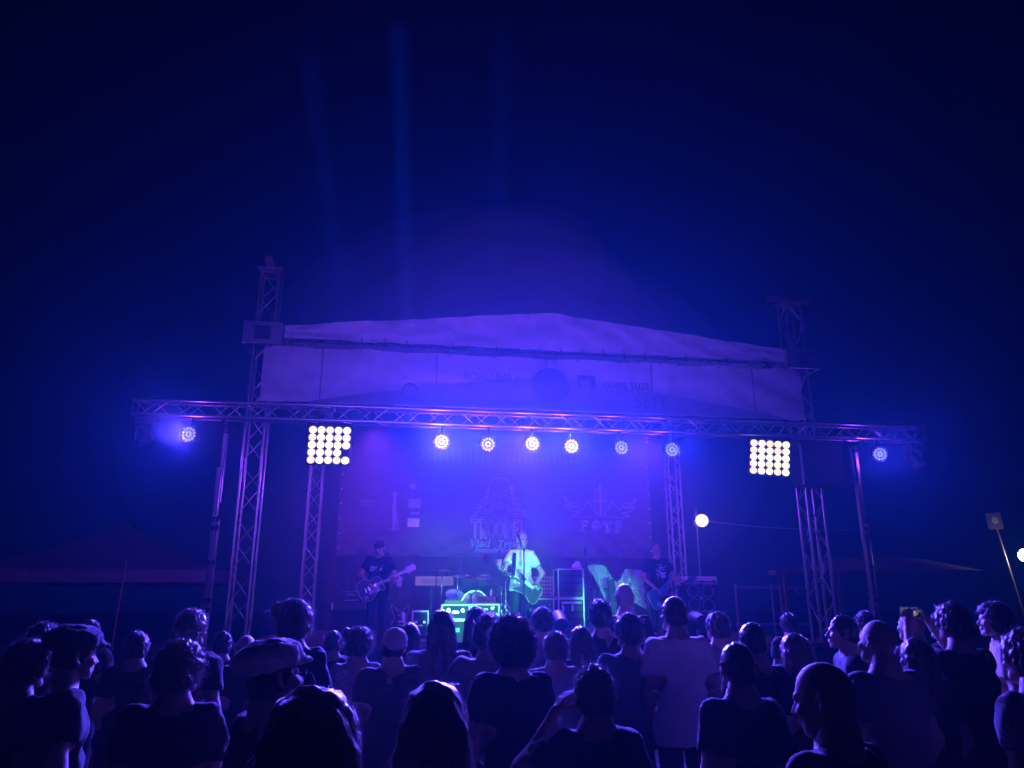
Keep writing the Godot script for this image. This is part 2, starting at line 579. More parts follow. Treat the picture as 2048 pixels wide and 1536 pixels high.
func lift(x: float, label: String) -> void:
	var o := thing("truss_lift", label, "lift", Vector3(x, 0, 0.0), 0.0, "telescopic lifts that carry the lamp truss")
	var secs := [[0.1, 1.75, 0.115, 0.0], [1.5, 2.95, 0.10, 0.012], [2.7, 3.75, 0.082, -0.014], [3.2, 4.36, 0.066, 0.02]]
	for s in secs:
		var m := block("mast_section", Vector3(s[3], (s[0] + s[1]) * 0.5, 0), Vector3(s[2], s[1] - s[0], s[2] * 1.05), M.aluminium, o, 0.008)
		for e in [-1, 1]:
			block("groove", Vector3(e * s[2] * 0.22, 0, s[2] * 0.525 + 0.001), Vector3(0.012, s[1] - s[0] - 0.02, 0.004), M.dull_steel, m, 0.0)
	for y in [1.62, 1.75, 2.3, 2.95, 2.82]:
		block("bracket", Vector3(0.02, y, 0.07), Vector3(0.10, 0.07, 0.04), M.black_steel, o)
	bar("pulley", Vector3(-0.03, 2.98, 0.05), Vector3(0.03, 2.98, 0.05), 0.035, M.dull_steel, o)
	block("winch_box", Vector3(0, 1.0, 0.13), Vector3(0.16, 0.2, 0.14), M.black_steel, o)
	bar("winch_handle", Vector3(0.09, 1.0, 0.13), Vector3(0.24, 1.12, 0.13), 0.012, M.dull_steel, o)
	bar("cable", Vector3(0.02, 1.1, 0.09), Vector3(0.02, 2.98, 0.09), 0.004, M.dull_steel, o)
	for a in [0.6, 2.2, 3.9, 5.4]:
		bar("leg", Vector3(0, 0.28, 0), Vector3(cos(a) * 0.95, 0.05, sin(a) * 0.95), 0.03, M.dull_steel, o)
		bar("foot", Vector3(cos(a) * 0.95, 0.0, sin(a) * 0.95), Vector3(cos(a) * 0.95, 0.06, sin(a) * 0.95), 0.06, M.rubber, o)
	bar("fork", Vector3(0.02, 4.44, -0.25), Vector3(0.02, 4.44, 0.25), 0.035, M.black_steel, o)
	bar("fork_stem", Vector3(0.02, 4.3, 0), Vector3(0.02, 4.44, 0), 0.045, M.black_steel, o)

func lamps() -> void:
	glow("front_glow", Color(0.4, 1.0, 0.75), 3.0)
	glow("led_0", Color(0.16, 0.32, 1.0), 1.1)
	glow("led_1", Color(0.5, 0.62, 1.0), 1.2)
	glow("led_2", Color(0.9, 0.92, 1.0), 1.4)
	glow("warm_lens", Color(1.0, 0.80, 0.44), 1.4)
	glow("warm_lens_strong", Color(1.0, 0.83, 0.48), 1.7)
	glow("warm_lens_weak", Color(1.0, 0.77, 0.40), 1.2)
	mat("dead_lens", Color(0.05, 0.05, 0.06), 0.2)
	var t := thing("lamp_truss", "long aluminium box truss carried by two lifts in front of the stage roof", "truss", Vector3(2.58, 4.665, 0))
	truss(t, Vector3(-6.81, 0, 0), Vector3(6.80, 0, 0), 0.29, Vector3.UP, 0.285, M.aluminium, 0.0245, 0.008)
	lift(-2.82, "tall aluminium truss lift standing beside the front tower on the tent side")
	lift(8.0, "tall aluminium truss lift standing past the black hanging loudspeaker")
	var names := ["bright blue lamp alone at the truss end beyond the panel with one dead lens", "glaring white violet lamp, brightest of the row, next to the panel with one dead lens", "lamp second in the row from the panel with one dead lens", "glaring lamp third in the row, above the singer's shoulder", "lamp fourth in the row, between glaring lamp and dimmer blue ones", "dimmer blue lamp fifth in the row from the panel with one dead lens", "dim blue lamp last of the row, nearest the fully lit panel", "faint blue lamp alone at the truss end past the black loudspeaker"]
	for i in PARS.size():
		par(PARS[i][0], PARS[i][1], PARS[i][2], PARS[i][3], names[i])
	blinder(Vector3(-1.18, 4.13, 0.16), 0.0, 0.0, 19, "square panel of warm lamps with one lens dead")
	blinder(Vector3(6.29, 4.13, 0.16), -0.35, -0.11, -1, "tilted square panel of warm lamps, all lenses lit, beside black loudspeaker")

	# wash lamps on a pipe hung across the stage behind the fascia
	var pipe := thing("lamp_pipe", "steel pipe hung across the stage under the roof for wash lamps", "pipe", Vector3(2.5, 5.62, -3.6))
	bar("tube", Vector3(-4.7, 0, 0), Vector3(4.7, 0, 0), 0.025, M.dull_steel, pipe)
	for x in [-4.5, 0.0, 4.5]:
		bar("hanger", Vector3(x, 0, 0), Vector3(x, 0.7, 0), 0.012, M.dull_steel, pipe)
	for q in [[-0.6, "above the guitarist"], [2.5, "above the drum kit"], [5.4, "above the bass cabinet"]]:
		wash(Vector3(q[0], 5.36, -3.6), "violet wash lamp on the roof pipe %s, aimed at the backdrop" % q[1])

func wash(at: Vector3, label: String) -> void:
	var o := thing("wash_lamp", label, "stage light", at, 0.0, "wash lamps on the pipe under the roof")
	var b := Bag.new()
	b.lathe(Vector3.ZERO, Vector3(0, -1, -0.5), [[0.0, -0.2], [0.09, -0.2], [0.11, 0.0], [0.12, 0.04], [0.11, 0.04], [0.0, 0.03]], 20)
	part("housing", b.mesh(), M.black_plastic, o)
	var g := Bag.new()
	g.lathe(Vector3.ZERO, Vector3(0, -1, -0.5), [[0.105, 0.034], [0.06, 0.042], [0.0, 0.044]], 20)
	part("led_lens", g.mesh(), M.led_0, o)
	bar("clamp", Vector3(0, 0.1, 0), Vector3(0, 0.25, 0), 0.015, M.black_steel, o)
	var l := SpotLight3D.new()
	l.name = "wash_light"
	l.light_color = Color(0.44, 0.05, 1.0).linear_to_srgb()
	l.light_energy = 10.0
	l.light_size = 0.1
	l.spot_angle = 80.0
	l.spot_angle_attenuation = 1.0
	l.spot_range = 40.0
	l.spot_attenuation = 2.0
	l.shadow_enabled = true
	o.add_child(l, true)
	l.position = Vector3(0, -1, -0.5).normalized() * 0.07
	l.look_at_from_position(at + l.position, at + Vector3(0, -1, -0.5), Vector3.FORWARD)

# ---------------------------------------------------------------- smooth bodies
# prims: [0, a, b, ra, rb] tapered capsule; [1, centre, radii] ellipsoid; [2, centre, radii] ellipsoid cut away; [3, point, normal, reach] cut by a plane nearby
func field(prims: Array, cell: float, k: float, bump := 0.0, bump_freq := 6.0) -> Array:
	var lo := Vector3(INF, INF, INF)
	var hi := -lo
	for p in prims:
		if p[0] == 0:
			var r: float = maxf(p[3], p[4])
			lo = lo.min((p[1] as Vector3).min(p[2]) - Vector3.ONE * r)
			hi = hi.max((p[1] as Vector3).max(p[2]) + Vector3.ONE * r)
		elif p[0] == 1:
			lo = lo.min(p[1] - p[2])
			hi = hi.max(p[1] + p[2])
	lo -= Vector3.ONE * (cell * 2.0 + k * 0.3)
	hi += Vector3.ONE * (cell * 2.0 + k * 0.3)
	var nx := int((hi.x - lo.x) / cell) + 2
	var ny := int((hi.y - lo.y) / cell) + 2
	var nz := int((hi.z - lo.z) / cell) + 2
	var sxy := nx * ny
	var f := PackedFloat32Array()
	f.resize(sxy * nz)
	f.fill(1.0)
	var ik := 1.0 / k
	for p in prims:
		var kind: int = p[0]
		var a: Vector3 = p[1]
		var b: Vector3 = p[2]
		var mlo: Vector3
		var mhi: Vector3
		var ra := 0.0
		var dr := 0.0
		var ba := b - a
		var ibb := 0.0
		var mr := 1.0
		if kind == 0:
			ra = p[3]
			dr = p[4] - p[3]
			ibb = 1.0 / maxf(ba.dot(ba), 1e-9)
			var r: float = maxf(p[3], p[4]) + k + cell
			mlo = a.min(b) - Vector3.ONE * r
			mhi = a.max(b) + Vector3.ONE * r
		elif kind == 3:
			ra = p[3]
			mlo = a - Vector3.ONE * ra
			mhi = a + Vector3.ONE * ra
		else:
			mr = minf(b.x, minf(b.y, b.z))
			mlo = a - b - Vector3.ONE * (k + cell)
			mhi = a + b + Vector3.ONE * (k + cell)
		var i0 := maxi(0, int((mlo.x - lo.x) / cell))
		var i1 := mini(nx - 1, int((mhi.x - lo.x) / cell) + 1)
		var j0 := maxi(0, int((mlo.y - lo.y) / cell))
		var j1 := mini(ny - 1, int((mhi.y - lo.y) / cell) + 1)
		var k0 := maxi(0, int((mlo.z - lo.z) / cell))
		var k1 := mini(nz - 1, int((mhi.z - lo.z) / cell) + 1)
		for kk in range(k0, k1 + 1):
			for j in range(j0, j1 + 1):
				var at := kk * sxy + j * nx
				var q := Vector3(lo.x + i0 * cell, lo.y + j * cell, lo.z + kk * cell) - a
				for i in range(i0, i1 + 1):
					var d: float
					if kind == 0:
						var h := clampf(q.dot(ba) * ibb, 0.0, 1.0)
						d = (q - ba * h).length() - ra - dr * h
					elif kind == 3:
						if q.length_squared() < ra * ra:
							f[at + i] = maxf(f[at + i], q.dot(b))
						q.x += cell
						continue
					else:
						d = ((q / b).length() - 1.0) * mr
					q.x += cell
					var e := f[at + i]
					if kind == 2:
						d = -d
						if d > e - k:
							var g := maxf(k - absf(e - d), 0.0) * ik
							f[at + i] = maxf(e, d) + g * g * k * 0.25
					elif d < e + k:
						var g := maxf(k - absf(e - d), 0.0) * ik
						f[at + i] = minf(e, d) - g * g * k * 0.25
	var vi := PackedInt32Array()
	vi.resize(sxy * nz)
	vi.fill(-1)
	var V := PackedVector3Array()
	for kk in nz - 1:
		for j in ny - 1:
			var at := kk * sxy + j * nx
			for i in nx - 1:
				var c := at + i
				var f0 := f[c]
				if f0 > 0.3:
					continue
				var f1 := f[c + 1]
				var f2 := f[c + nx]
				var f3 := f[c + nx + 1]
				var f4 := f[c + sxy]
				var f5 := f[c + sxy + 1]
				var f6 := f[c + sxy + nx]
				var f7 := f[c + sxy + nx + 1]
				var neg := int(f0 < 0) + int(f1 < 0) + int(f2 < 0) + int(f3 < 0) + int(f4 < 0) + int(f5 < 0) + int(f6 < 0) + int(f7 < 0)
				if neg == 0 or neg == 8:
					continue
				var s := Vector3.ZERO
				var n := 0
				if (f0 < 0) != (f1 < 0): s += Vector3(f0 / (f0 - f1), 0, 0); n += 1
				if (f2 < 0) != (f3 < 0): s += Vector3(f2 / (f2 - f3), 1, 0); n += 1
				if (f4 < 0) != (f5 < 0): s += Vector3(f4 / (f4 - f5), 0, 1); n += 1
				if (f6 < 0) != (f7 < 0): s += Vector3(f6 / (f6 - f7), 1, 1); n += 1
				if (f0 < 0) != (f2 < 0): s += Vector3(0, f0 / (f0 - f2), 0); n += 1
				if (f1 < 0) != (f3 < 0): s += Vector3(1, f1 / (f1 - f3), 0); n += 1
				if (f4 < 0) != (f6 < 0): s += Vector3(0, f4 / (f4 - f6), 1); n += 1
				if (f5 < 0) != (f7 < 0): s += Vector3(1, f5 / (f5 - f7), 1); n += 1
				if (f0 < 0) != (f4 < 0): s += Vector3(0, 0, f0 / (f0 - f4)); n += 1
				if (f1 < 0) != (f5 < 0): s += Vector3(1, 0, f1 / (f1 - f5)); n += 1
				if (f2 < 0) != (f6 < 0): s += Vector3(0, 1, f2 / (f2 - f6)); n += 1
				if (f3 < 0) != (f7 < 0): s += Vector3(1, 1, f3 / (f3 - f7)); n += 1
				vi[c] = V.size()
				V.append(lo + (Vector3(i, j, kk) + s / n) * cell)
	var IX := PackedInt32Array()
	var d1 := [1, nx, sxy]
	for kk in range(1, nz - 1):
		for j in range(1, ny - 1):
			var at := kk * sxy + j * nx
			for i in range(1, nx - 1):
				var c := at + i
				if vi[c] < 0:
					continue
				var f0 := f[c]
				for ax in 3:
					var f1: float = f[c + d1[ax]]
					if (f0 < 0) == (f1 < 0):
						continue
					var u: int = d1[(ax + 1) % 3]
					var w: int = d1[(ax + 2) % 3]
					var A := vi[c - u - w]
					var B := vi[c - w]
					var C := vi[c]
					var D := vi[c - u]
					if A < 0 or B < 0 or D < 0:
						continue
					if f0 < 0:
						IX.append_array(PackedInt32Array([A, D, C, A, C, B]))
					else:
						IX.append_array(PackedInt32Array([A, B, C, A, C, D]))
	var N := PackedVector3Array()
	N.resize(V.size())
	var rounds := 2 if bump > 0.0 else 1
	for r in rounds:
		N.fill(Vector3.ZERO)
		for t in range(0, IX.size(), 3):
			var p0 := V[IX[t]]
			var q := (V[IX[t + 2]] - p0).cross(V[IX[t + 1]] - p0)
			N[IX[t]] += q
			N[IX[t + 1]] += q
			N[IX[t + 2]] += q
		for t in N.size():
			N[t] = N[t].normalized()
		if r == 0 and rounds == 2:
			for t in V.size():
				var p := V[t] * bump_freq
				V[t] += N[t] * bump * (noise.get_noise_3d(p.x, p.y * 0.5, p.z) * 1.4 + noise.get_noise_3d(p.x * 2.3 + 40.0, p.y * 1.3, p.z * 2.3) * 0.6)
	return [V, N, IX]

func moved(a: Array, t: Transform3D) -> Array:
	var v: PackedVector3Array = t * (a[0] as PackedVector3Array)
	var b := t.basis.inverse().transposed()
	var n := PackedVector3Array()
	for q in (a[1] as PackedVector3Array):
		n.append((b * q).normalized())
	var ix: PackedInt32Array = a[2]
	if t.basis.determinant() < 0.0:
		ix = ix.duplicate()
		for i in range(0, ix.size(), 3):
			var s := ix[i]
			ix[i] = ix[i + 1]
			ix[i + 1] = s
	return [v, n, ix]

func joined(list: Array) -> ArrayMesh:
	var v := PackedVector3Array()
	var n := PackedVector3Array()
	var ix := PackedInt32Array()
	for a in list:
		var k := v.size()
		v.append_array(a[0])
		n.append_array(a[1])
		for i in (a[2] as PackedInt32Array):
			ix.append(i + k)
	return from_arrays(v, n, ix)

func make_hand(curl: float) -> Array:  # right hand, wrist at origin, fingers along -y, palm facing -x... thumb towards -z
	var p := [[0, Vector3(0, 0.02, 0), Vector3(0, -0.02, 0), 0.026, 0.027]]
	for k in 4:
		var z := -0.028 + 0.019 * k
		p.append([0, Vector3(0, -0.02, z * 0.7), Vector3(0, -0.082, z), 0.015, 0.013])
	var lens := [0.072, 0.082, 0.076, 0.058]
	for k in 4:
		var z := -0.030 + 0.0205 * k
		var a := Vector3(0, -0.088, z)
		var ang := 0.25 * curl
		var r := 0.0098
		for s in 3:
			ang += curl * [0.45, 0.75, 0.6][s]
			var b: Vector3 = a + Vector3(-sin(ang), -cos(ang), (k - 1.5) * 0.06) * lens[k] * [0.46, 0.32, 0.26][s]
			p.append([0, a, b, r, r * 0.92])
			a = b
			r *= 0.92
	var t0 := Vector3(-0.006, -0.028, -0.026)
	var t1 := t0 + Vector3(-0.012 - 0.012 * curl, -0.030, -0.030)
	var t2 := t1 + Vector3(-0.010 - 0.016 * curl, -0.032, -0.012 + 0.010 * curl)
	var t3 := t2 + Vector3(-0.008 - 0.01 * curl, -0.022, 0.002)
	p.append([0, t0, t1, 0.016, 0.012])
	p.append([0, t1, t2, 0.0115, 0.0105])
	p.append([0, t2, t3, 0.0105, 0.009])
	return field(p, 0.0045, 0.006)

func make_head(w: float, jaw: float) -> Array:  # faces -z, centre of the skull at origin, chin near y = -0.125
	var p := [
		[1, Vector3(0, 0.018, 0.012), Vector3(0.076 * w, 0.098, 0.098)],
		[1, Vector3(0, -0.03, -0.03), Vector3(0.063 * w, 0.080, 0.066)],
		[0, Vector3(-0.028 * jaw, -0.088, -0.052), Vector3(0.028 * jaw, -0.088, -0.052), 0.030, 0.030],
		[0, Vector3(0, -0.104, -0.070), Vector3(0, -0.106, -0.072), 0.018, 0.018],
		[0, Vector3(-0.03, 0.012, -0.078), Vector3(0.03, 0.012, -0.078), 0.014, 0.014],
		[0, Vector3(0, 0.000, -0.090), Vector3(0, -0.036, -0.108), 0.008, 0.0125],
		[0, Vector3(-0.012, -0.040, -0.096), Vector3(0.012, -0.040, -0.096), 0.009, 0.009],
		[0, Vector3(-0.018, -0.066, -0.086), Vector3(0.018, -0.066, -0.086), 0.008, 0.008],
		[0, Vector3(-0.014, -0.076, -0.085), Vector3(0.014, -0.076, -0.085), 0.008, 0.008],
		[1, Vector3(-0.045, -0.030, -0.066), Vector3(0.022, 0.020, 0.022)],
		[1, Vector3(0.045, -0.030, -0.066), Vector3(0.022, 0.020, 0.022)],
		[0, Vector3(0, -0.06, 0.03), Vector3(0, -0.15, 0.035), 0.055, 0.056],
	]
	for s in [-1.0, 1.0]:
		p.append([0, Vector3(s * 0.078 * w, 0.008, 0.012), Vector3(s * 0.088 * w, 0.020, 0.024), 0.009, 0.010])
		p.append([0, Vector3(s * 0.088 * w, 0.020, 0.024), Vector3(s * 0.086 * w, -0.018, 0.020), 0.010, 0.008])
		p.append([0, Vector3(s * 0.086 * w, -0.018, 0.020), Vector3(s * 0.078 * w, -0.032, 0.008), 0.008, 0.009])
	for s in [-1.0, 1.0]:
		p.append([2, Vector3(s * 0.031, -0.006, -0.100), Vector3(0.017, 0.010, 0.016)])
		p.append([2, Vector3(s * 0.097 * w, 0.002, 0.010), Vector3(0.010, 0.014, 0.010)])
	return field(p, 0.0055, 0.014)

# ---------------------------------------------------------------- hair
class Strands:
	var v := PackedVector3Array()
	var n := PackedVector3Array()
	var ix := PackedInt32Array()
	func add(p: PackedVector3Array, nn: Vector3, w: float, side: Vector3) -> void:
		var b := v.size()
		var m := p.size()
		for i in m:
			var ww := w * (1.0 - 0.8 * i / (m - 1.0)) * 0.5
			v.append(p[i] - side * ww)
			v.append(p[i] + side * ww)
			n.append(nn)
			n.append(nn)
		for i in m - 1:
			var a := b + i * 2
			ix.append_array(PackedInt32Array([a, a + 2, a + 1, a + 1, a + 2, a + 3]))

func make_hair(style: String, count: int, width: float, seed_: int) -> ArrayMesh:
	rng.seed = seed_
	var prims := []
	var front := -0.062  # hairline: nothing grows in front of this below the brow
	var puff := 0.010
	var hang := 0.0
	match style:
		"crop": puff = 0.004
		"short": puff = 0.016
		"curly": puff = 0.026
		"afro": puff = 0.044
		"long": puff = 0.012; hang = 0.34
		"bob": puff = 0.020; hang = 0.16
		"bun": puff = 0.022
	var R := Vector3(0.077 + puff, 0.099 + puff, 0.099 + puff)
	var C := Vector3(0, 0.022, 0.014)
	prims.append([1, C, R])
	if hang > 0.0:
		prims.append([0, Vector3(-0.045, 0.0, 0.065), Vector3(-0.06, -hang, 0.095), 0.050 + puff * 0.5, 0.038])
		prims.append([0, Vector3(0.045, 0.0, 0.065), Vector3(0.06, -hang, 0.095), 0.050 + puff * 0.5, 0.038])
		prims.append([0, Vector3(-0.082, 0.0, 0.02), Vector3(-0.092, -hang * 0.95, 0.03), 0.026, 0.022])
		prims.append([0, Vector3(0.082, 0.0, 0.02), Vector3(0.092, -hang * 0.95, 0.03), 0.026, 0.022])
	else:
		prims.append([0, Vector3(-0.03, -0.03, 0.068), Vector3(0.03, -0.03, 0.068), 0.040 + puff, 0.040 + puff])
	if style == "bun":
		prims.append([1, Vector3(-0.075, 0.085, 0.06), Vector3(0.058, 0.05, 0.055)])
	if style == "afro":
		prims.append([1, Vector3(0, 0.03, 0.03), Vector3(0.126, 0.112, 0.122)])
	var face := Vector3(0.074, 0.098, 0.085)
	prims.append([2, Vector3(0, -0.045, -0.085), face])
	if hang == 0.0:
		prims.append([2, Vector3(0, -0.17, 0.05), Vector3(0.15, 0.085 - puff * 0.4, 0.12)])
	var base := field(prims, 0.010 if count < 900 else 0.008, 0.02, (0.005 if hang > 0.0 else 0.004 if style == "crop" else 0.008) + puff * 0.2, 14.0 if hang > 0.0 else 26.0)
	var S := Strands.new()
	var V: PackedVector3Array = base[0]
	var N: PackedVector3Array = base[1]
	if V.size() == 0:
		return from_arrays(base[0], base[1], base[2])
	for c in count:
		var i := rng.randi() % V.size()
		var p := V[i]
		var nn := N[i]
		if p.z < -0.05 and p.y < 0.03:
			continue
		var pts := PackedVector3Array()
		var side := Vector3(rng.randfn(), rng.randfn(), rng.randfn()).cross(nn).normalized()
		match style:
			"long", "bob":
				var l := rng.randf_range(0.08, 0.22)
				var stray := rng.randf() < (0.22 if style == "long" else 0.06)
				var d := (Vector3(0, -1, 0) - nn * nn.dot(Vector3(0, -1, 0)) + Vector3(rng.randfn(), rng.randfn(), rng.randfn()) * 0.18 + nn * (0.5 if stray else 0.08)).normalized()
				if stray:
					l = rng.randf_range(0.03, 0.08)
				var q := p - nn * 0.003
				for s in 7:
					pts.append(q)
					q += d * l / 6.0
					d = (d + Vector3(rng.randfn() * 0.10, -0.16, rng.randfn() * 0.10)).normalized()
					var e := (q - C) / R
					if q.y > -0.03 and not stray:
						q = C + e.normalized() * R * clampf(e.length(), 1.0, 1.04 + 0.02 * s)
			"curly", "afro", "bun":
				var r := rng.randf_range(0.006, 0.014)
				var l := rng.randf_range(0.016, 0.045) * (1.9 if rng.randf() < 0.12 else 1.0)
				var u := nn.cross(Vector3(rng.randfn(), rng.randfn(), rng.randfn())).normalized()
				var w := nn.cross(u)
				var ph := rng.randf() * TAU
				for s in 7:
					var a := ph + s * 0.95
					pts.append(p - nn * 0.006 + nn * l * s / 6.0 + (u * cos(a) + w * sin(a)) * r * minf(1.0, s * 0.4) + Vector3(0, -0.004 * s * s * 0.12, 0))
			_:
				var l := rng.randf_range(0.010, 0.036) * (0.35 if style == "crop" else 1.0)
				var d := (nn * 0.8 + Vector3(0, 0.25, 0) + Vector3(rng.randfn(), rng.randfn(), rng.randfn()) * 0.45).normalized()
				var q := p - nn * 0.003
				for s in 3:
					pts.append(q)
					q += d * l / 2.0
					d = (d + Vector3(0, -0.25, 0) + Vector3(rng.randfn(), rng.randfn(), rng.randfn()) * 0.2).normalized()
		S.add(pts, nn, width, side)
	return joined([base, [S.v, S.n, S.ix]])

# ---------------------------------------------------------------- people
func person(spec: Dictionary) -> Node3D:
	var h: float = spec.get("h", 1.75)
	var s := h / 1.75
	var near: bool = spec.get("near", false)
	var o := thing("person", spec.label, "person", spec.at, spec.get("turn", 0.0), spec.get("group", "people in the crowd"))
	var wide: float = spec.get("wide", 1.0)
	var lean: Vector3 = spec.get("lean", Vector3.ZERO)
	var A := Vector3(0.10 * s, 0, 0)
	var J := {}
	for e in [["r", 1.0], ["l", -1.0]]:
		var x: float = e[1]
		J["hip" + e[0]] = Vector3(x * 0.09 * wide, 0.93, 0) * s
		J["knee" + e[0]] = Vector3(x * 0.11, 0.50, -0.02) * s
		J["ankle" + e[0]] = Vector3(x * 0.13, 0.085, 0.02) * s
		J["sh" + e[0]] = Vector3(x * 0.178 * wide, 1.415, 0.0) * s + lean
		J["el" + e[0]] = Vector3(x * (0.215 * wide + 0.02), 1.13, 0.03) * s + lean
		J["wr" + e[0]] = Vector3(x * 0.225 * wide, 0.89, -0.09) * s + lean * 0.6
	var back := Transform3D(Basis(Vector3.UP, -o.rotation.y), Vector3.ZERO)
	for key in spec.get("pose", {}):  # given as offsets from the feet in the place's own axes
		J[key] = back * (spec.pose[key] as Vector3)
	var neck := Vector3(0, 1.46, 0.01) * s + lean
	var head: Vector3 = Vector3(0, 1.635, -0.025) * s + lean + spec.get("head_shift", Vector3.ZERO)
	var hb: Basis = Basis.from_euler(spec.get("look", Vector3.ZERO))
	var cell := 0.017 if near else 0.021
	var torso := [
		[0, Vector3(-0.075 * wide, 0.95, 0) * s, Vector3(0.075 * wide, 0.95, 0) * s, 0.105 * s, 0.105 * s],
		[0, Vector3(-0.055 * wide, 1.10, 0) * s + lean * 0.4, Vector3(0.055 * wide, 1.10, 0) * s + lean * 0.4, 0.105 * s, 0.105 * s],
		[0, Vector3(-0.085 * wide, 1.27, 0) * s + lean * 0.8, Vector3(0.085 * wide, 1.27, 0) * s + lean * 0.8, 0.112 * s, 0.112 * s],
		[0, Vector3(-0.125 * wide, 1.395, 0.008) * s + lean, Vector3(0.125 * wide, 1.395, 0.008) * s + lean, 0.066 * s, 0.066 * s],
	]
	var skin := torso.duplicate()
	skin.append([0, neck - Vector3(0, 0.03, 0), head + Vector3(0, -0.05, 0.03), 0.060 * s, 0.053 * s])
	skin.append([0, neck - Vector3(0.09 * s, 0.03, 0), neck + Vector3(0, 0.05, 0.0), 0.035, 0.045])
	skin.append([0, neck - Vector3(-0.09 * s, 0.03, 0), neck + Vector3(0, 0.05, 0.0), 0.035, 0.045])
	for e in ["r", "l"]:
		skin.append([0, J["sh" + e], J["el" + e], 0.052 * s, 0.041 * s])
		skin.append([0, J["el" + e], J["wr" + e], 0.041 * s, 0.028 * s])
		skin.append([0, J["hip" + e], J["knee" + e], 0.083 * s, 0.056 * s])
		skin.append([0, J["knee" + e], J["ankle" + e], 0.056 * s, 0.038 * s])
		skin.append([0, J["ankle" + e], J["ankle" + e] + Vector3(0, -0.04, -0.12) * s, 0.038 * s, 0.03 * s])
	var whole := [field(skin, cell, 0.05)]
	var hm: Array = head_arrays[spec.get("head", "a")]
	var hs: float = s * spec.get("head_size", 1.0)
	whole.append(moved(hm, Transform3D(hb.scaled(Vector3.ONE * hs), head)))
	for e in [["r", 1.0], ["l", -1.0]]:
		var fore: Vector3 = (J["wr" + e[0]] - J["el" + e[0]]).normalized()
		var palm: Vector3 = spec.get("palm" + e[0], Vector3(-e[1], 0, -0.3))
		if spec.has("palm" + e[0]):
			palm = back.basis * palm
		var bend: Vector3 = spec.get("fingers" + e[0], Vector3.ZERO)
		var fd := fore if bend == Vector3.ZERO else (back.basis * bend).normalized()
		var y := -fd
		var x := -(palm - y * palm.dot(y)).normalized()
		var z := x.cross(y)
		var bs := Basis(x, y, z if e[1] > 0 else -z)
		whole.append(moved(hand_arrays[spec.get("hand", 0)], Transform3D(bs.scaled(Vector3.ONE * s * 1.02), J["wr" + e[0]] + fd * 0.01)))
	part("body", joined(whole), M[spec.get("skin", "skin")], o)
	# shirt
	var fit: float = spec.get("fit", 0.014)
	var cloth := []
	for t in torso:
		cloth.append([0, t[1], t[2], t[3] + fit, t[4] + fit])
	cloth.append([0, Vector3(-0.09 * wide, 0.86, 0) * s, Vector3(0.09 * wide, 0.86, 0) * s, 0.105 * s + fit, 0.105 * s + fit])
	cloth.append([0, neck - Vector3(0.07, 0.035, 0) * s, neck - Vector3(-0.07, 0.035, 0) * s, 0.056 * s, 0.056 * s])
	var slv: float = spec.get("sleeve", 0.62)
	for e in ["r", "l"]:
		var sh: Vector3 = J["sh" + e]
		var el: Vector3 = J["el" + e]
		var wr: Vector3 = J["wr" + e]
		cloth.append([0, sh, sh.lerp(el, minf(slv + 0.12, 1.0)), 0.052 * s + fit, 0.047 * s + fit * 1.7])
		if slv >= 1.0:
			cloth.append([0, el, el.lerp(wr, slv - 1.0), 0.044 * s + fit, 0.034 * s + fit])
		else:
			cloth.append([3, sh.lerp(el, slv), (el - sh).normalized(), 0.11])
	cloth.append([3, Vector3(0, spec.get("hem", 0.84), 0) * s, Vector3(0, -1, 0), 0.36 * s])
	part("shirt", joined([field(cloth, cell, 0.045, 0.013 if near else 0.014, 7.0)]), M[spec.get("shirt", "shirt_black")], o)
	# trousers and shoes
	var leg := [[0, Vector3(-0.075 * wide, 0.94, 0) * s, Vector3(0.075 * wide, 0.94, 0) * s, 0.113 * s, 0.113 * s]]
	for e in ["r", "l"]:
		leg.append([0, J["hip" + e], J["knee" + e], 0.094 * s, 0.072 * s])
		leg.append([0, J["knee" + e], J["ankle" + e], 0.070 * s, 0.062 * s])
		leg.append([3, J["ankle" + e], Vector3(0, -1, 0), 0.10])
	part("trousers", joined([field(leg, 0.026, 0.03, 0.010, 6.0)]), M[spec.get("trousers", "denim_dark")], o)
	for e in ["r", "l"]:
		part("shoe", M.shoe_mesh, M.rubber, o, Vector3(J["ankle" + e].x, 0, J["ankle" + e].z)).scale = Vector3.ONE * s
	# face details only where a face is turned to us
	if spec.get("face", false):
		var eye := SphereMesh.new()
		eye.radius = 0.0105
		eye.height = 0.021
		eye.radial_segments = 12
		eye.rings = 8
		for x in [-0.031, 0.031]:
			part("eye", eye, M.eye, o, head + hb * Vector3(x, -0.005, -0.086) * hs)
			var bw := part("eyebrow", box_mesh(Vector3(0.034, 0.006, 0.006), 0.002), M.hair_dark, o, head + hb * Vector3(x, 0.016, -0.094) * hs)
			bw.basis = hb
		var mo := part("mouth", box_mesh(Vector3(0.036, 0.006, 0.006), 0.002), M.lip, o, head + hb * Vector3(0, -0.071, -0.0935) * hs)
		mo.basis = hb
	var hair: String = spec.get("hair", "short")
	if spec.get("hat", ""):
		hair = "crop"
	if hair != "bald":
		var key := "%s_%d" % [hair, spec.get("strands", 500)] + ("n" if near else "")
		if near or not M.has(key):
			M[key] = make_hair(hair, spec.get("strands", 500), 0.0016 if near else 0.003, hash(key) % 1000 + int(absf(spec.at.x) * 100.0))
		var hp := part("hair", M[key], M[spec.get("hair_mat", "hair_dark")], o)
		hp.transform = Transform3D(hb.scaled(Vector3.ONE * hs), head)
	var top: String = spec.get("hat", "")
	if top:
		hat(top, o, Transform3D(hb.scaled(Vector3.ONE * hs), head), spec.get("hat_mat", "cap_cream"))
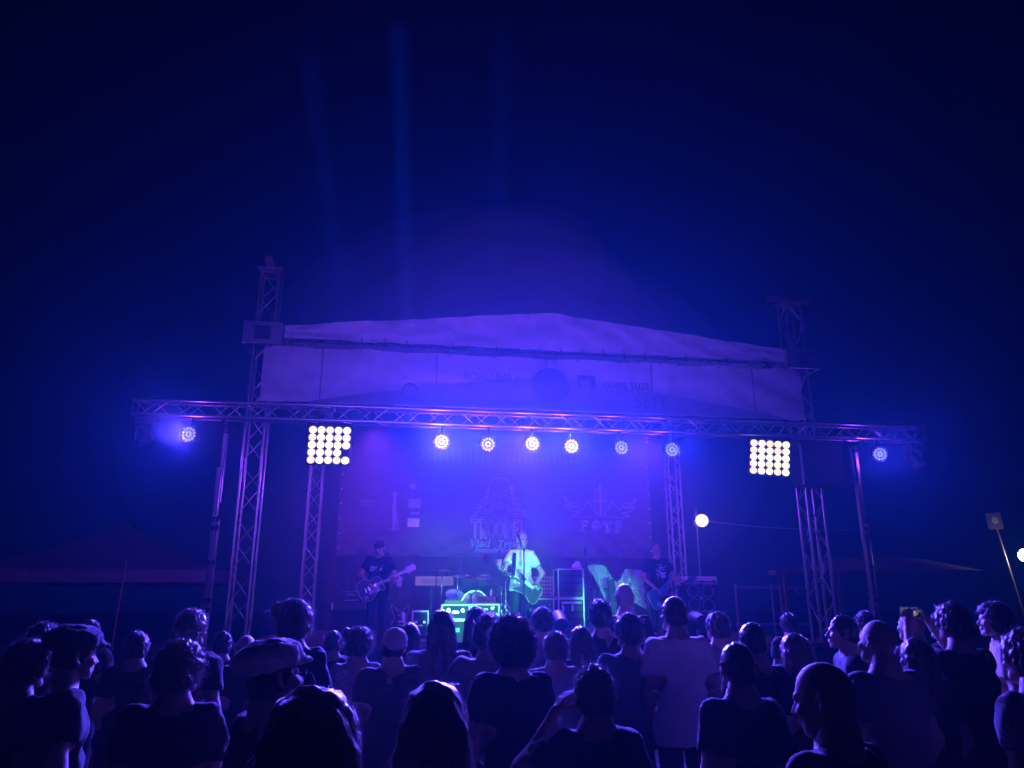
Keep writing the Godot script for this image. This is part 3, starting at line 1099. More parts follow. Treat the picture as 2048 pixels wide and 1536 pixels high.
	if spec.get("glasses", false):
		var g := Bag.new()
		for x in [-1.0, 1.0]:
			g.tube(PackedVector3Array([Vector3(x * 0.07, 0.004, -0.09), Vector3(x * 0.088, 0.012, 0.01), Vector3(x * 0.086, -0.005, 0.03)]), 0.002, 0.002, 5)
			var ring := PackedVector3Array()
			for k in 13:
				ring.append(Vector3(x * 0.036 + cos(TAU * k / 12) * 0.026, -0.004 + sin(TAU * k / 12) * 0.02, -0.108))
			g.tube(ring, 0.002, 0.002, 5, false)
		g.tube(PackedVector3Array([Vector3(-0.01, 0.0, -0.110), Vector3(0.01, 0.0, -0.110)]), 0.002, 0.002, 5)
		part("glasses", g.mesh(), M.black_plastic, o).transform = Transform3D(hb.scaled(Vector3.ONE * hs), head)
	return o

func hat(kind: String, o: Node3D, t: Transform3D, m: String) -> void:
	var list := []
	if kind == "newsboy":
		t = t.scaled_local(Vector3.ONE * 1.1)
		list.append(field([
			[1, Vector3(0, 0.092, 0.030), Vector3(0.128, 0.060, 0.135)],
			[1, Vector3(0, 0.060, 0.012), Vector3(0.090, 0.058, 0.108)],
			[0, Vector3(-0.045, 0.050, -0.105), Vector3(0.045, 0.050, -0.105), 0.010, 0.010],
			[0, Vector3(-0.030, 0.043, -0.138), Vector3(0.030, 0.043, -0.138), 0.009, 0.009],
			[2, Vector3(0, -0.02, 0.01), Vector3(0.079, 0.075, 0.10)],
		], 0.009, 0.03, 0.006, 16.0))
	else:
		var f := -1.0 if kind == "baseball" else 1.0
		list.append(field([
			[1, Vector3(0, 0.042, 0.012), Vector3(0.094, 0.090, 0.114)],
			[0, Vector3(-0.045, 0.030, 0.012 + f * 0.10), Vector3(0.045, 0.030, 0.012 + f * 0.10), 0.009, 0.009],
			[0, Vector3(-0.035, 0.022, 0.012 + f * 0.15), Vector3(0.035, 0.022, 0.012 + f * 0.15), 0.008, 0.008],
			[2, Vector3(0, -0.06, 0.012), Vector3(0.15, 0.075, 0.12)],
			[2, Vector3(0, -0.03, 0.012), Vector3(0.078, 0.10, 0.096)],
		], 0.009, 0.018, 0.003, 14.0))
		list.append(field([[1, Vector3(0, 0.128, 0.012), Vector3(0.009, 0.006, 0.009)]], 0.003, 0.004))
	part("cap", joined(list), M[m], o).transform = t

func people_setup() -> void:
	grain(mat("skin", Color.WHITE, 0.65), Color(0.27, 0.16, 0.115), Color(0.32, 0.19, 0.14), 0.05, 6.0, 21)
	grain(mat("skin_pale", Color.WHITE, 0.6), Color(0.42, 0.29, 0.23), Color(0.48, 0.33, 0.26), 0.05, 6.0, 22)
	mat("eye", Color(0.05, 0.04, 0.04), 0.2)
	mat("lip", Color(0.22, 0.09, 0.08), 0.5)
	for q in [["hair_dark", Color(0.022, 0.016, 0.012)], ["hair_brown", Color(0.07, 0.042, 0.026)], ["hair_fair", Color(0.20, 0.13, 0.07)], ["hair_grey", Color(0.38, 0.37, 0.36)]]:
		var m := mat(q[0], q[1], 0.38)
		m.backlight_enabled = true
		m.backlight = Color(0.5, 0.5, 0.5)
	for q in [["shirt_black", 0.012, 0.020], ["shirt_grey", 0.07, 0.10], ["shirt_light", 0.62, 0.72], ["shirt_pale", 0.2, 0.27], ["shirt_white", 0.72, 0.82]]:
		var m := mat(q[0], Color.WHITE, 0.9)
		grain(m, Color(q[1], q[1], q[1] * 1.04), Color(q[2], q[2], q[2] * 1.04), 0.08, 5.0, 31)
	grain(mat("shirt_beige", Color.WHITE, 0.9), Color(0.36, 0.30, 0.22), Color(0.44, 0.37, 0.28), 0.08, 5.0, 33)
	grain(mat("shirt_floral", Color.WHITE, 0.9), Color(0.02, 0.02, 0.05), Color(0.75, 0.72, 0.75), 0.05, 5.0, 34)
	grain(mat("denim_dark", Color.WHITE, 0.9), Color(0.02, 0.025, 0.04), Color(0.035, 0.04, 0.06), 0.08, 6.0, 35)
	mat("cap_cream", Color(0.62, 0.58, 0.50), 0.9)
	grain(M.cap_cream, Color(0.72, 0.68, 0.60), Color(0.82, 0.78, 0.70), 0.06, 9.0, 36)
	mat("cap_dark", Color(0.06, 0.06, 0.07), 0.9)
	mat("cap_light", Color(0.48, 0.46, 0.46), 0.9)
	grain(mat("sunburst", Color.WHITE, 0.45), Color(0.02, 0.02, 0.025), Color(0.05, 0.045, 0.04), 0.02, 2.0, 37)
	mat("bass_blue", Color(0.05, 0.24, 0.33), 0.25)
	head_arrays["a"] = make_head(1.0, 1.0)
	head_arrays["b"] = make_head(0.94, 0.8)
	hand_arrays = [make_hand(0.45), make_hand(1.15)]
	var sh := field([[0, Vector3(0, 0.05, 0.03), Vector3(0, 0.045, -0.06), 0.046, 0.042], [0, Vector3(0, 0.042, -0.06), Vector3(0.0, 0.038, -0.16), 0.042, 0.036], [0, Vector3(0, 0.06, 0.03), Vector3(0, 0.10, 0.03), 0.044, 0.046], [3, Vector3(0, 0.004, -0.06), Vector3(0, -1, 0), 0.3]], 0.012, 0.02)
	M["shoe_mesh"] = from_arrays(sh[0], sh[1], sh[2])

func strap(called: String, label: String, pts: PackedVector3Array, w: float) -> void:
	var o := thing(called, label, "strap")
	var b := Bag.new()
	for i in pts.size() - 1:
		var d := (pts[i + 1] - pts[i]).normalized()
		var s := d.cross(Vector3(0, 0.2, 1)).normalized() * w * 0.5
		b.quad(pts[i] - s, pts[i + 1] - s, pts[i + 1] + s, pts[i] + s)
		b.quad(pts[i] + s + Vector3(0, 0, -0.004), pts[i + 1] + s + Vector3(0, 0, -0.004), pts[i + 1] - s + Vector3(0, 0, -0.004), pts[i] - s + Vector3(0, 0, -0.004))
	part("webbing", b.mesh(), M.black_cloth, o)

func band() -> void:
	var g := person({"label": "guitarist in dark cap and dark T-shirt playing a dark guitar on stage", "group": "musicians", "at": Vector3(-0.34, DECK, -1.15), "h": 1.68, "turn": PI - 0.25, "near": false, "face": true, "hair": "short", "hat": "baseball", "hat_mat": "cap_dark", "look": Vector3(-0.25, -0.1, 0),
		"pose": {"elr": Vector3(-0.30, 1.12, 0.02), "wrr": Vector3(-0.10, 0.93, 0.34), "ell": Vector3(0.30, 1.08, 0.08), "wrl": Vector3(0.27, 0.99, 0.34), "ankler": Vector3(-0.16, 0.08, 0.04), "anklel": Vector3(0.18, 0.08, 0.1)}, "hand": 1, "palmr": Vector3(0, -0.4, -1), "palml": Vector3(0.1, 0.6, -0.9), "fingersr": Vector3(0.8, -0.5, 0.1), "fingersl": Vector3(-0.2, 0.9, 0.3), "shirt": "shirt_black", "skin": "skin_pale"})
	part("shirt_print", text_mesh("[ZOE", 0.10, false, 0.01, true), M.paper_white, g, Vector3(0.0, 1.215, -0.152)).rotation.y = PI
	strap("guitar_strap", "dark strap across the guitarist's chest", PackedVector3Array([Vector3(-0.50, 2.06, -0.86), Vector3(-0.36, 2.24, -0.955), Vector3(-0.26, 2.40, -0.98), Vector3(-0.22, 2.49, -1.06), Vector3(-0.20, 2.53, -1.16)]), 0.05)
	person({"label": "singer with shaved head and white T-shirt at the microphone", "group": "musicians", "at": Vector3(2.10, DECK, -0.95), "h": 1.83, "turn": PI + 0.15, "near": true, "face": true, "hair": "crop", "strands": 300, "hair_mat": "hair_grey", "look": Vector3(-0.02, 0.25, 0.04),
		"pose": {"elr": Vector3(-0.34, 1.20, 0.24), "wrr": Vector3(-0.44, 1.22, 0.42), "ell": Vector3(0.36, 1.14, 0.02), "wrl": Vector3(0.18, 0.93, 0.32), "ankler": Vector3(-0.17, 0.085, 0.04), "anklel": Vector3(0.17, 0.085, -0.02)}, "hand": 1, "palmr": Vector3(0.2, 0.5, -0.9), "palml": Vector3(0, -0.3, -1), "fingersr": Vector3(-0.1, 0.9, 0.2), "fingersl": Vector3(-0.9, -0.3, 0.1), "shirt": "shirt_white", "skin": "skin_pale", "fit": 0.014, "hem": 0.82, "sleeve": 0.6, "wide": 0.94})
	strap("guitar_strap", "dark strap running down the singer's white T-shirt", PackedVector3Array([Vector3(1.90, 2.12, -0.64), Vector3(1.93, 2.28, -0.735), Vector3(1.94, 2.42, -0.76), Vector3(1.955, 2.52, -0.82), Vector3(1.975, 2.575, -0.92)]), 0.06)
	var b := person({"label": "bald bassist in printed black T-shirt beside the plastic sheet", "group": "musicians", "at": Vector3(4.93, DECK, -2.05), "h": 1.74, "turn": PI + 0.12, "face": true, "hair": "bald", "look": Vector3(-0.12, 0.1, 0),
		"pose": {"elr": Vector3(-0.29, 1.10, 0.02), "wrr": Vector3(-0.12, 0.86, 0.33), "ell": Vector3(0.31, 1.10, 0.06), "wrl": Vector3(0.30, 0.98, 0.32)}, "hand": 1, "palmr": Vector3(0, -0.3, -1), "palml": Vector3(0.1, 0.6, -0.9), "fingersr": Vector3(0.6, -0.8, 0.1), "fingersl": Vector3(-0.2, 0.9, 0.2), "shirt": "shirt_black", "skin": "skin_pale", "wide": 1.05})
	var pb := Bag.new()
	rng.seed = 5
	for i in 46:
		var x := rng.randf_range(-0.11, 0.11)
		var y := rng.randf_range(1.08, 1.36)
		pb.box(Vector3(x, y, -0.142 - 0.012 * cos(x * 9.0)), Vector3(rng.randf_range(0.008, 0.03), rng.randf_range(0.006, 0.02), 0.012))
	part("shirt_print", pb.mesh(), M.print_white, b)
	part("shirt_print", box_mesh(Vector3(0.08, 0.10, 0.012), 0.0), M.print_cyan, b, Vector3(-0.03, 1.16, -0.152))
	part("goatee", joined([field([[0, Vector3(0, -0.10, -0.082), Vector3(0, -0.125, -0.08), 0.018, 0.010]], 0.006, 0.01)]), M.hair_grey, b, Vector3(0, 1.635, -0.025) * (1.74 / 1.75))

# ---------------------------------------------------------------- backdrop and gear on stage
func strokes(parent: Node, called: String, lines: Array, w: float, m: Material, z: float) -> void:  # print drawn as flat strokes lying on a cloth
	var b := Bag.new()
	for ln in lines:
		for i in ln.size() - 1:
			var a: Vector2 = ln[i]
			var c: Vector2 = ln[i + 1]
			var d := (c - a).normalized() * w * 0.5
			var s := Vector2(-d.y, d.x)
			b.quad(Vector3(a.x - d.x + s.x, a.y - d.y + s.y, z), Vector3(c.x + d.x + s.x, c.y + d.y + s.y, z), Vector3(c.x + d.x - s.x, c.y + d.y - s.y, z), Vector3(a.x - d.x - s.x, a.y - d.y - s.y, z))
	part(called, b.mesh(), m, parent)

func curve(pts: Array, n := 8) -> Array:  # smooth polyline through points
	var out := []
	for i in pts.size() - 1:
		var p0: Vector2 = pts[maxi(i - 1, 0)]
		var p1: Vector2 = pts[i]
		var p2: Vector2 = pts[i + 1]
		var p3: Vector2 = pts[mini(i + 2, pts.size() - 1)]
		for k in n:
			out.append(p1.cubic_interpolate(p2, p0, p3, float(k) / n))
	out.append(pts[-1])
	return out

func mirrored(lines: Array, cx: float) -> Array:
	var out := lines.duplicate()
	for ln in lines:
		var q := []
		for p in ln:
			q.append(Vector2(2.0 * cx - p.x, p.y))
		out.append(q)
	return out

func backdrop() -> void:
	mat("print_pale", Color(0.66, 0.66, 0.7), 0.6)
	mat("print_mid", Color(0.32, 0.32, 0.35), 0.6)
	mat("print_faint", Color(0.13, 0.13, 0.14), 0.6)
	mat("print_cyan", Color(0.35, 0.75, 0.85), 0.6)
	mat("print_white", Color(0.66, 0.68, 0.70), 0.6)
	var o := thing("stage_backdrop", "large dark printed backdrop hung across the rear of the stage", "backdrop", Vector3(2.45, 2.78, -6.6))
	var cloth := func(u: float, v: float) -> Vector3:
		var x := lerpf(-3.97, 3.97, u)
		var y := lerpf(3.2, 0.0, v)
		var low := pow(clampf(1.0 - y / 0.75, 0.0, 1.0), 1.5)
		var side := signf(x) * 0.9
		var fold := sin((x * 1.0 + y * side * 1.7) * 9.0 + 2.0 * sin(x * 2.1)) * 0.05 * low + sin((x - y * side * 1.1) * 17.0 + x * x) * 0.02 * low
		return Vector3(x, y + 0.03 * low * sin(x * 5.0) - 0.02 * sin(x * 1.4), fold + 0.012 * sin(x * 1.7 + y) - 0.06 * low)
	part("cloth", grid_sheet(220, 50, cloth, 0.004), M.backdrop, o)
	for i in 9:
		for s in [-3.92, 3.92]:
			bar("eyelet", Vector3(s, 0.15 + i * 0.36, 0.02), Vector3(s, 0.15 + i * 0.36, 0.035), 0.018, M.print_pale, o)
	bar("hem_tube", Vector3(-3.97, 0.0, -0.09), Vector3(3.97, 0.0, -0.09), 0.02, M.backdrop, o)
	var z := 0.04
	# lettering: outlined name, lines below it, blackletter initials
	var T := {}
	T["T"] = [[Vector2(0, 1), Vector2(1, 1)], [Vector2(0, 0.86), Vector2(1, 0.86)], [Vector2(0, 1), Vector2(0, 0.86)], [Vector2(1, 1), Vector2(1, 0.86)], [Vector2(0.4, 0.86), Vector2(0.4, 0)], [Vector2(0.6, 0.86), Vector2(0.6, 0)], [Vector2(0.4, 0), Vector2(0.6, 0)]]
	T["O"] = [curve([Vector2(0.5, 1), Vector2(0.92, 0.75), Vector2(0.92, 0.25), Vector2(0.5, 0), Vector2(0.08, 0.25), Vector2(0.08, 0.75), Vector2(0.5, 1)]), curve([Vector2(0.5, 0.86), Vector2(0.74, 0.7), Vector2(0.74, 0.3), Vector2(0.5, 0.14), Vector2(0.26, 0.3), Vector2(0.26, 0.7), Vector2(0.5, 0.86)])]
	T["P"] = [[Vector2(0.12, 0), Vector2(0.12, 1), Vector2(0.55, 1)], curve([Vector2(0.55, 1), Vector2(0.92, 0.82), Vector2(0.92, 0.6), Vector2(0.5, 0.4), Vector2(0.32, 0.4)]), [Vector2(0.32, 0.4), Vector2(0.32, 0), Vector2(0.12, 0)], curve([Vector2(0.32, 0.86), Vector2(0.6, 0.84), Vector2(0.72, 0.7), Vector2(0.55, 0.55), Vector2(0.32, 0.54), Vector2(0.32, 0.86)])]
	T["R"] = [[Vector2(0.12, 0), Vector2(0.12, 1), Vector2(0.55, 1)], curve([Vector2(0.55, 1), Vector2(0.92, 0.82), Vector2(0.9, 0.6), Vector2(0.62, 0.44)]), [Vector2(0.62, 0.44), Vector2(0.95, 0), Vector2(0.7, 0), Vector2(0.32, 0.44), Vector2(0.32, 0), Vector2(0.12, 0)], curve([Vector2(0.32, 0.86), Vector2(0.6, 0.84), Vector2(0.72, 0.7), Vector2(0.55, 0.55), Vector2(0.32, 0.54), Vector2(0.32, 0.86)])]
	T["E"] = [[Vector2(0.12, 0), Vector2(0.12, 1), Vector2(0.85, 1), Vector2(0.85, 0.86), Vector2(0.32, 0.86), Vector2(0.32, 0.58), Vector2(0.7, 0.58), Vector2(0.7, 0.44), Vector2(0.32, 0.44), Vector2(0.32, 0.14), Vector2(0.85, 0.14), Vector2(0.85, 0), Vector2(0.12, 0)]]
	var word := "TROOPER"
	for i in word.length():
		var ls := []
		for ln in T[word[i]]:
			var q := []
			for p in ln:
				q.append(Vector2(-0.71 + i * 0.206 + p.x * 0.195, 0.43 + p.y * 0.46))
			ls.append(q)
		strokes(o, "letter", ls, 0.016, M.print_pale, z)
	part("lettering", text_mesh("Vlad   Ţepeş", 0.24, true), M.print_cyan, o, Vector3(-0.06, 0.30, z)).transform.basis = Basis(Vector3(1, 0, 0), Vector3(0.22, 1, 0), Vector3(0, 0, 1))
	part("lettering", text_mesh("Poemele Valahiei", 0.15, true), M.print_cyan, o, Vector3(0.0, 0.14, z)).transform.basis = Basis(Vector3(1, 0, 0), Vector3(0.25, 1, 0), Vector3(0, 0, 1))
	# a plain bearded face in line print above the name
	var f := []
	f.append(curve([Vector2(-0.30, 1.62), Vector2(-0.24, 1.85), Vector2(0.0, 1.94), Vector2(0.24, 1.85), Vector2(0.30, 1.62)]))
	f.append(curve([Vector2(-0.30, 1.62), Vector2(-0.32, 1.4), Vector2(-0.5, 1.15), Vector2(-0.72, 0.92)]))
	f.append(curve([Vector2(0.30, 1.62), Vector2(0.32, 1.4), Vector2(0.5, 1.15), Vector2(0.72, 0.92)]))
	f.append(curve([Vector2(-0.2, 1.58), Vector2(-0.1, 1.61), Vector2(-0.03, 1.55), Vector2(-0.05, 1.36), Vector2(0.0, 1.32), Vector2(0.05, 1.36), Vector2(0.03, 1.55), Vector2(0.1, 1.61), Vector2(0.2, 1.58)]))
	for s in [-1.0, 1.0]:
		f.append(curve([Vector2(s * 0.2, 1.5), Vector2(s * 0.12, 1.53), Vector2(s * 0.06, 1.5), Vector2(s * 0.12, 1.48), Vector2(s * 0.2, 1.5)], 4))
		f.append(curve([Vector2(0, 1.30), Vector2(s * 0.14, 1.26), Vector2(s * 0.22, 1.14), Vector2(s * 0.3, 1.06)]))
		f.append(curve([Vector2(s * 0.22, 1.42), Vector2(s * 0.2, 1.3), Vector2(s * 0.24, 1.2), Vector2(s * 0.16, 1.0), Vector2(s * 0.05, 0.94)]))
	f.append(curve([Vector2(-0.1, 1.2), Vector2(0, 1.17), Vector2(0.1, 1.2), Vector2(0, 1.23), Vector2(-0.1, 1.2)], 4))
	rng.seed = 91
	for k in 110:
		var s := signf(rng.randf() - 0.5)
		var y := rng.randf_range(0.94, 1.75)
		var x := s * rng.randf_range(0.28, 0.34 + 0.42 * clampf((1.6 - y) / 0.65, 0.0, 1.0))
		f.append(curve([Vector2(x - 0.035, y), Vector2(x, y + 0.016 * s), Vector2(x + 0.035, y - 0.004)], 3))
	strokes(o, "face_print", f, 0.011, M.print_pale, z)
	# winged microphone emblem with four blackletter initials
	var cx := 2.62
	var wl := []
	wl.append(curve([Vector2(cx - 0.30, 1.32), Vector2(cx - 0.36, 1.40), Vector2(cx - 0.26, 1.36), Vector2(cx - 0.2, 1.2), Vector2(cx - 0.1, 1.06), Vector2(cx, 1.0)]))
	wl.append(curve([Vector2(cx - 0.36, 1.38), Vector2(cx - 0.5, 1.18), Vector2(cx - 0.62, 1.36), Vector2(cx - 0.8, 1.34), Vector2(cx - 0.95, 1.50), Vector2(cx - 0.84, 1.30), Vector2(cx - 0.6, 1.26)]))
	wl.append(curve([Vector2(cx - 0.6, 1.26), Vector2(cx - 0.74, 1.22), Vector2(cx - 0.92, 1.28), Vector2(cx - 0.76, 1.14), Vector2(cx - 0.54, 1.12)]))
	wl.append(curve([Vector2(cx - 0.54, 1.12), Vector2(cx - 0.66, 1.06), Vector2(cx - 0.76, 1.02), Vector2(cx - 0.5, 0.99), Vector2(cx - 0.28, 1.0), Vector2(cx - 0.1, 1.06)]))
	wl.append(curve([Vector2(cx - 0.14, 1.42), Vector2(cx - 0.14, 1.62), Vector2(cx - 0.1, 1.70), Vector2(cx, 1.72)]))
	wl.append(curve([Vector2(cx - 0.14, 1.42), Vector2(cx - 0.14, 1.2), Vector2(cx - 0.08, 1.1), Vector2(cx, 1.08)]))
	wl.append([Vector2(cx - 0.05, 1.66), Vector2(cx - 0.05, 1.14)])
	wl.append([Vector2(cx - 0.19, 1.40), Vector2(cx, 1.40)])
	strokes(o, "wing_emblem", mirrored(wl, cx), 0.012, M.print_pale, z)
	strokes(o, "wing_emblem", [[Vector2(cx, 1.82), Vector2(cx, 1.02)]], 0.022, M.print_pale, z + 0.002)
	var gothic := {
		"F": [[[0.3, 0], [0.3, 0.95]], [[0.2, 0.92], [0.42, 1.0], [0.78, 0.9]], [[0.3, 0.52], [0.66, 0.56]], [[0.18, 0.06], [0.3, 0.0], [0.44, 0.06]]],
		"G": [[[0.74, 0.86], [0.5, 0.98], [0.24, 0.8], [0.22, 0.2], [0.5, 0.0], [0.76, 0.16], [0.74, 0.46]], [[0.5, 0.46], [0.86, 0.48]]],
		"T": [[[0.5, 0], [0.5, 0.92]], [[0.12, 0.78], [0.24, 0.94], [0.52, 0.9], [0.76, 0.96], [0.9, 0.84]], [[0.36, 0.06], [0.5, 0.0], [0.64, 0.06]]],
		"P": [[[0.28, -0.06], [0.28, 0.95]], [[0.16, 0.9], [0.4, 1.0], [0.72, 0.9], [0.76, 0.62], [0.5, 0.46], [0.28, 0.5]], [[0.14, 0.02], [0.28, -0.08], [0.42, 0.04]]],
	}
	var four := "FGTP"
	for i in 4:
		var ls := []
		for ln in gothic[four[i]]:
			var q := []
			for p in ln:
				q.append(Vector2(2.05 + i * 0.30 + p[0] * 0.25, 0.62 + p[1] * 0.28))
			ls.append(q)
		strokes(o, "initial", ls, 0.062, M.print_cyan, z)
	# upper title, mostly lost in the smoke: tall blackletter stems
	var ti := []
	rng.seed = 17
	for k in 26:
		var x := -1.95 + k * 0.15 + (0.22 if k > 11 else 0.0)
		ti.append([Vector2(x, 2.40), Vector2(x, 2.62 + rng.randf() * 0.14)])
		ti.append([Vector2(x - 0.03, 2.43), Vector2(x, 2.37), Vector2(x + 0.03, 2.43)])
		if k % 3 == 1:
			ti.append([Vector2(x, 2.68), Vector2(x + 0.15, 2.64)])
	strokes(o, "title_print", ti, 0.035, M.print_faint, z)
	# sponsor block at the guitarist's side
	for q in [[-2.13, 1.26, 0.30, 0.22, M.print_mid], [-2.14, 0.79, 0.29, 0.21, M.print_white], [-2.18, 1.68, 0.15, 0.14, M.print_mid], [-2.12, 1.02, 0.22, 0.05, M.print_mid], [-2.6, 0.62, 0.36, 0.018, M.print_mid], [-2.62, 1.50, 0.17, 0.02, M.print_mid], [-2.62, 1.46, 0.17, 0.02, M.print_mid]]:
		part("sponsor_panel", box_mesh(Vector3(q[2], q[3], 0.003), 0.0), q[4], o, Vector3(q[0], q[1], z))
	part("sponsor_lettering", text_mesh("ZF", 0.08, false), M.ink, o, Vector3(-2.22, 0.83, z + 0.004))
	part("sponsor_lettering", text_mesh("SUNETE", 0.09, false), M.print_mid, o, Vector3(-3.28, 1.29, z))
	part("sponsor_lettering", text_mesh("RADIO TV", 0.07, false), M.print_mid, o, Vector3(-3.28, 1.19, z))
	var tower := PackedVector2Array([Vector2(-0.03, 0), Vector2(-0.045, 0.5), Vector2(-0.03, 0.95), Vector2(0.03, 0.95), Vector2(0.045, 0.5), Vector2(0.13, 0.05), Vector2(0.10, 0.0), Vector2(0.04, 0.35), Vector2(0.05, 0)])
	var tb := Bag.new()
	tb.plate(tower, 0.003)
	part("tower_print", tb.mesh(), M.print_mid, o, Vector3(-2.62, 0.6, z))
	# black lower cloth behind the gear
	var low := thing("black_drape", "plain black drape below the printed backdrop", "drape", Vector3(2.45, DECK, -6.75))
	part("cloth", grid_sheet(160, 2, func(u, v): return Vector3(lerpf(-4.2, 4.2, u), lerpf(1.85, 0.005, v), 0.04 * sin(u * 130.0 + 3.0 * sin(u * 17.0))), 0.004), M.black_cloth, low)

func guitar(called: String, label: String, outline: Array, at: Vector3, head: Vector3, m: Material, guard: Material, head_m: Material, scale_ := 1.0, flip := 1.0) -> void:
	# face towards +z; neck runs from the body at `at` to the headstock at `head`
	var x := (head - at).normalized()
	var z := Vector3(0, 0.1, 1).normalized()
	var y := z.cross(x).normalized()
	z = x.cross(y).normalized()
	var o := thing(called, label, "guitar")
	o.transform = Transform3D(Basis(x, y, z), at)
	var pts := []
	for p in outline:
		pts.append(Vector2(p[0] * scale_, p[1] * scale_ * flip))
	pts.append(pts[0])
	var poly := PackedVector2Array(curve(pts, 5))
	poly.resize(poly.size() - 1)
	var b := Bag.new()
	b.plate(poly, 0.045)
	part("body", b.mesh(), m, o)
	var rim := Bag.new()
	var ring := PackedVector3Array()
	for p in poly:
		ring.append(Vector3(p.x, p.y, 0.0225))
	ring.append(ring[0])
	rim.tube(ring, 0.004, 0.004, 5)
	part("binding", rim.mesh(), M.print_white, o)
	var len_ := at.distance_to(head)
	part("neck", box_mesh(Vector3(len_ - 0.08, 0.05, 0.024), 0.006), M.guitar_neck, o, Vector3(0.10 + (len_ - 0.08) * 0.5 - 0.02, 0, 0.03))
	for k in 14:
		part("fret", box_mesh(Vector3(0.004, 0.046, 0.003), 0.0), M.chrome, o, Vector3(len_ - 0.03 - 0.032 * k - 0.0006 * k * k, 0, 0.0445))
	var hs := Bag.new()
	hs.plate(PackedVector2Array([Vector2(0, -0.025), Vector2(0.03, -0.045), Vector2(0.17, -0.05), Vector2(0.19, 0.0), Vector2(0.17, 0.05), Vector2(0.03, 0.045), Vector2(0, 0.025)]), 0.02)
	var h := part("headstock", hs.mesh(), head_m, o, Vector3(len_, 0, 0.02))
	for k in 6:
		bar("tuning_peg", Vector3(0.04 + 0.05 * (k % 3), (0.045 if k < 3 else -0.045), 0), Vector3(0.04 + 0.05 * (k % 3), (0.075 if k < 3 else -0.075), 0), 0.008, M.chrome, h)
	var pg := Bag.new()
	pg.plate(PackedVector2Array([Vector2(0.13, -0.03), Vector2(0.10, -0.10), Vector2(-0.09, -0.085), Vector2(-0.05, -0.035)]), 0.004)
	part("pick_guard", pg.mesh(), guard, o, Vector3(0, 0, 0.026))
	for k in [0.07, -0.04]:
		part("pickup", box_mesh(Vector3(0.035, 0.08, 0.012), 0.003), M.chrome, o, Vector3(k, 0, 0.03))
	part("bridge", box_mesh(Vector3(0.02, 0.075, 0.014), 0.003), M.chrome, o, Vector3(-0.10, 0, 0.03))
	for k in 4:
		bar("knob", Vector3(-0.12 - 0.035 * (k % 2), -0.09 - 0.03 * (k / 2), 0.022), Vector3(-0.12 - 0.035 * (k % 2), -0.09 - 0.03 * (k / 2), 0.042), 0.011, M.print_white, o)
	for k in 4:
		bar("string", Vector3(-0.10, -0.02 + 0.013 * k, 0.05), Vector3(len_ + 0.02, -0.018 + 0.012 * k, 0.047), 0.0012, M.chrome, o)

const SINGLE_CUT := [[-0.22, 0.0], [-0.20, 0.13], [-0.08, 0.17], [0.02, 0.11], [0.14, 0.13], [0.18, 0.06], [0.16, 0.0], [0.19, -0.07], [0.15, -0.12], [0.12, -0.09], [0.04, -0.11], [-0.06, -0.17], [-0.19, -0.13]]
const OFFSET_BODY := [[-0.24, 0.02], [-0.22, 0.13], [-0.08, 0.16], [0.02, 0.10], [0.14, 0.13], [0.27, 0.15], [0.20, 0.08], [0.14, 0.03], [0.12, -0.03], [0.19, -0.10], [0.22, -0.16], [0.08, -0.13], [-0.04, -0.12], [-0.16, -0.17], [-0.24, -0.12]]

func flight_case(at: Vector3, s: Vector3, label: String, shelves := 0, called := "flight_case") -> Node3D:
	var o := thing(called, label, "case", at)
	block("panel", Vector3(0, s.y * 0.5, 0), s - Vector3(0.02, 0.02, 0.02), M.case_black, o, 0.004)
	for sx in [-1, 1]:
		for sz in [-1, 1]:
			block("edge_strip", Vector3(sx * (s.x * 0.5 - 0.012), s.y * 0.5, sz * (s.z * 0.5 - 0.012)), Vector3(0.026, s.y - 0.05, 0.026), M.case_edge, o, 0.003)
		for sy in [0, 1]:
			block("edge_strip", Vector3(sx * (s.x * 0.5 - 0.012), 0.013 + sy * (s.y - 0.026), 0), Vector3(0.026, 0.026, s.z - 0.056), M.case_edge, o, 0.003)
			block("edge_strip", Vector3(0, 0.013 + sy * (s.y - 0.026), sx * (s.z * 0.5 - 0.012)), Vector3(s.x, 0.026, 0.026), M.case_edge, o, 0.003)
	for k in shelves:
		var y := s.y * (k + 0.5) / shelves
		var d := block("drawer", Vector3(0, y, s.z * 0.5 - 0.004), Vector3(s.x - 0.09, s.y / shelves - 0.035, 0.014), M.drawer_grey, o, 0.003)
		block("handle", Vector3(0, 0.0, 0.012), Vector3(0.05, 0.014, 0.01), M.black_plastic, d, 0.002)
	if shelves == 0:
		for sx in [-0.25, 0.25]:
			block("latch", Vector3(sx * s.x, s.y * 0.62, s.z * 0.5 - 0.004), Vector3(0.05, 0.05, 0.012), M.chrome, o, 0.003)
		block("handle", Vector3(0, s.y * 0.5, s.z * 0.5 - 0.004), Vector3(0.10, 0.03, 0.016), M.chrome, o, 0.003)
	return o

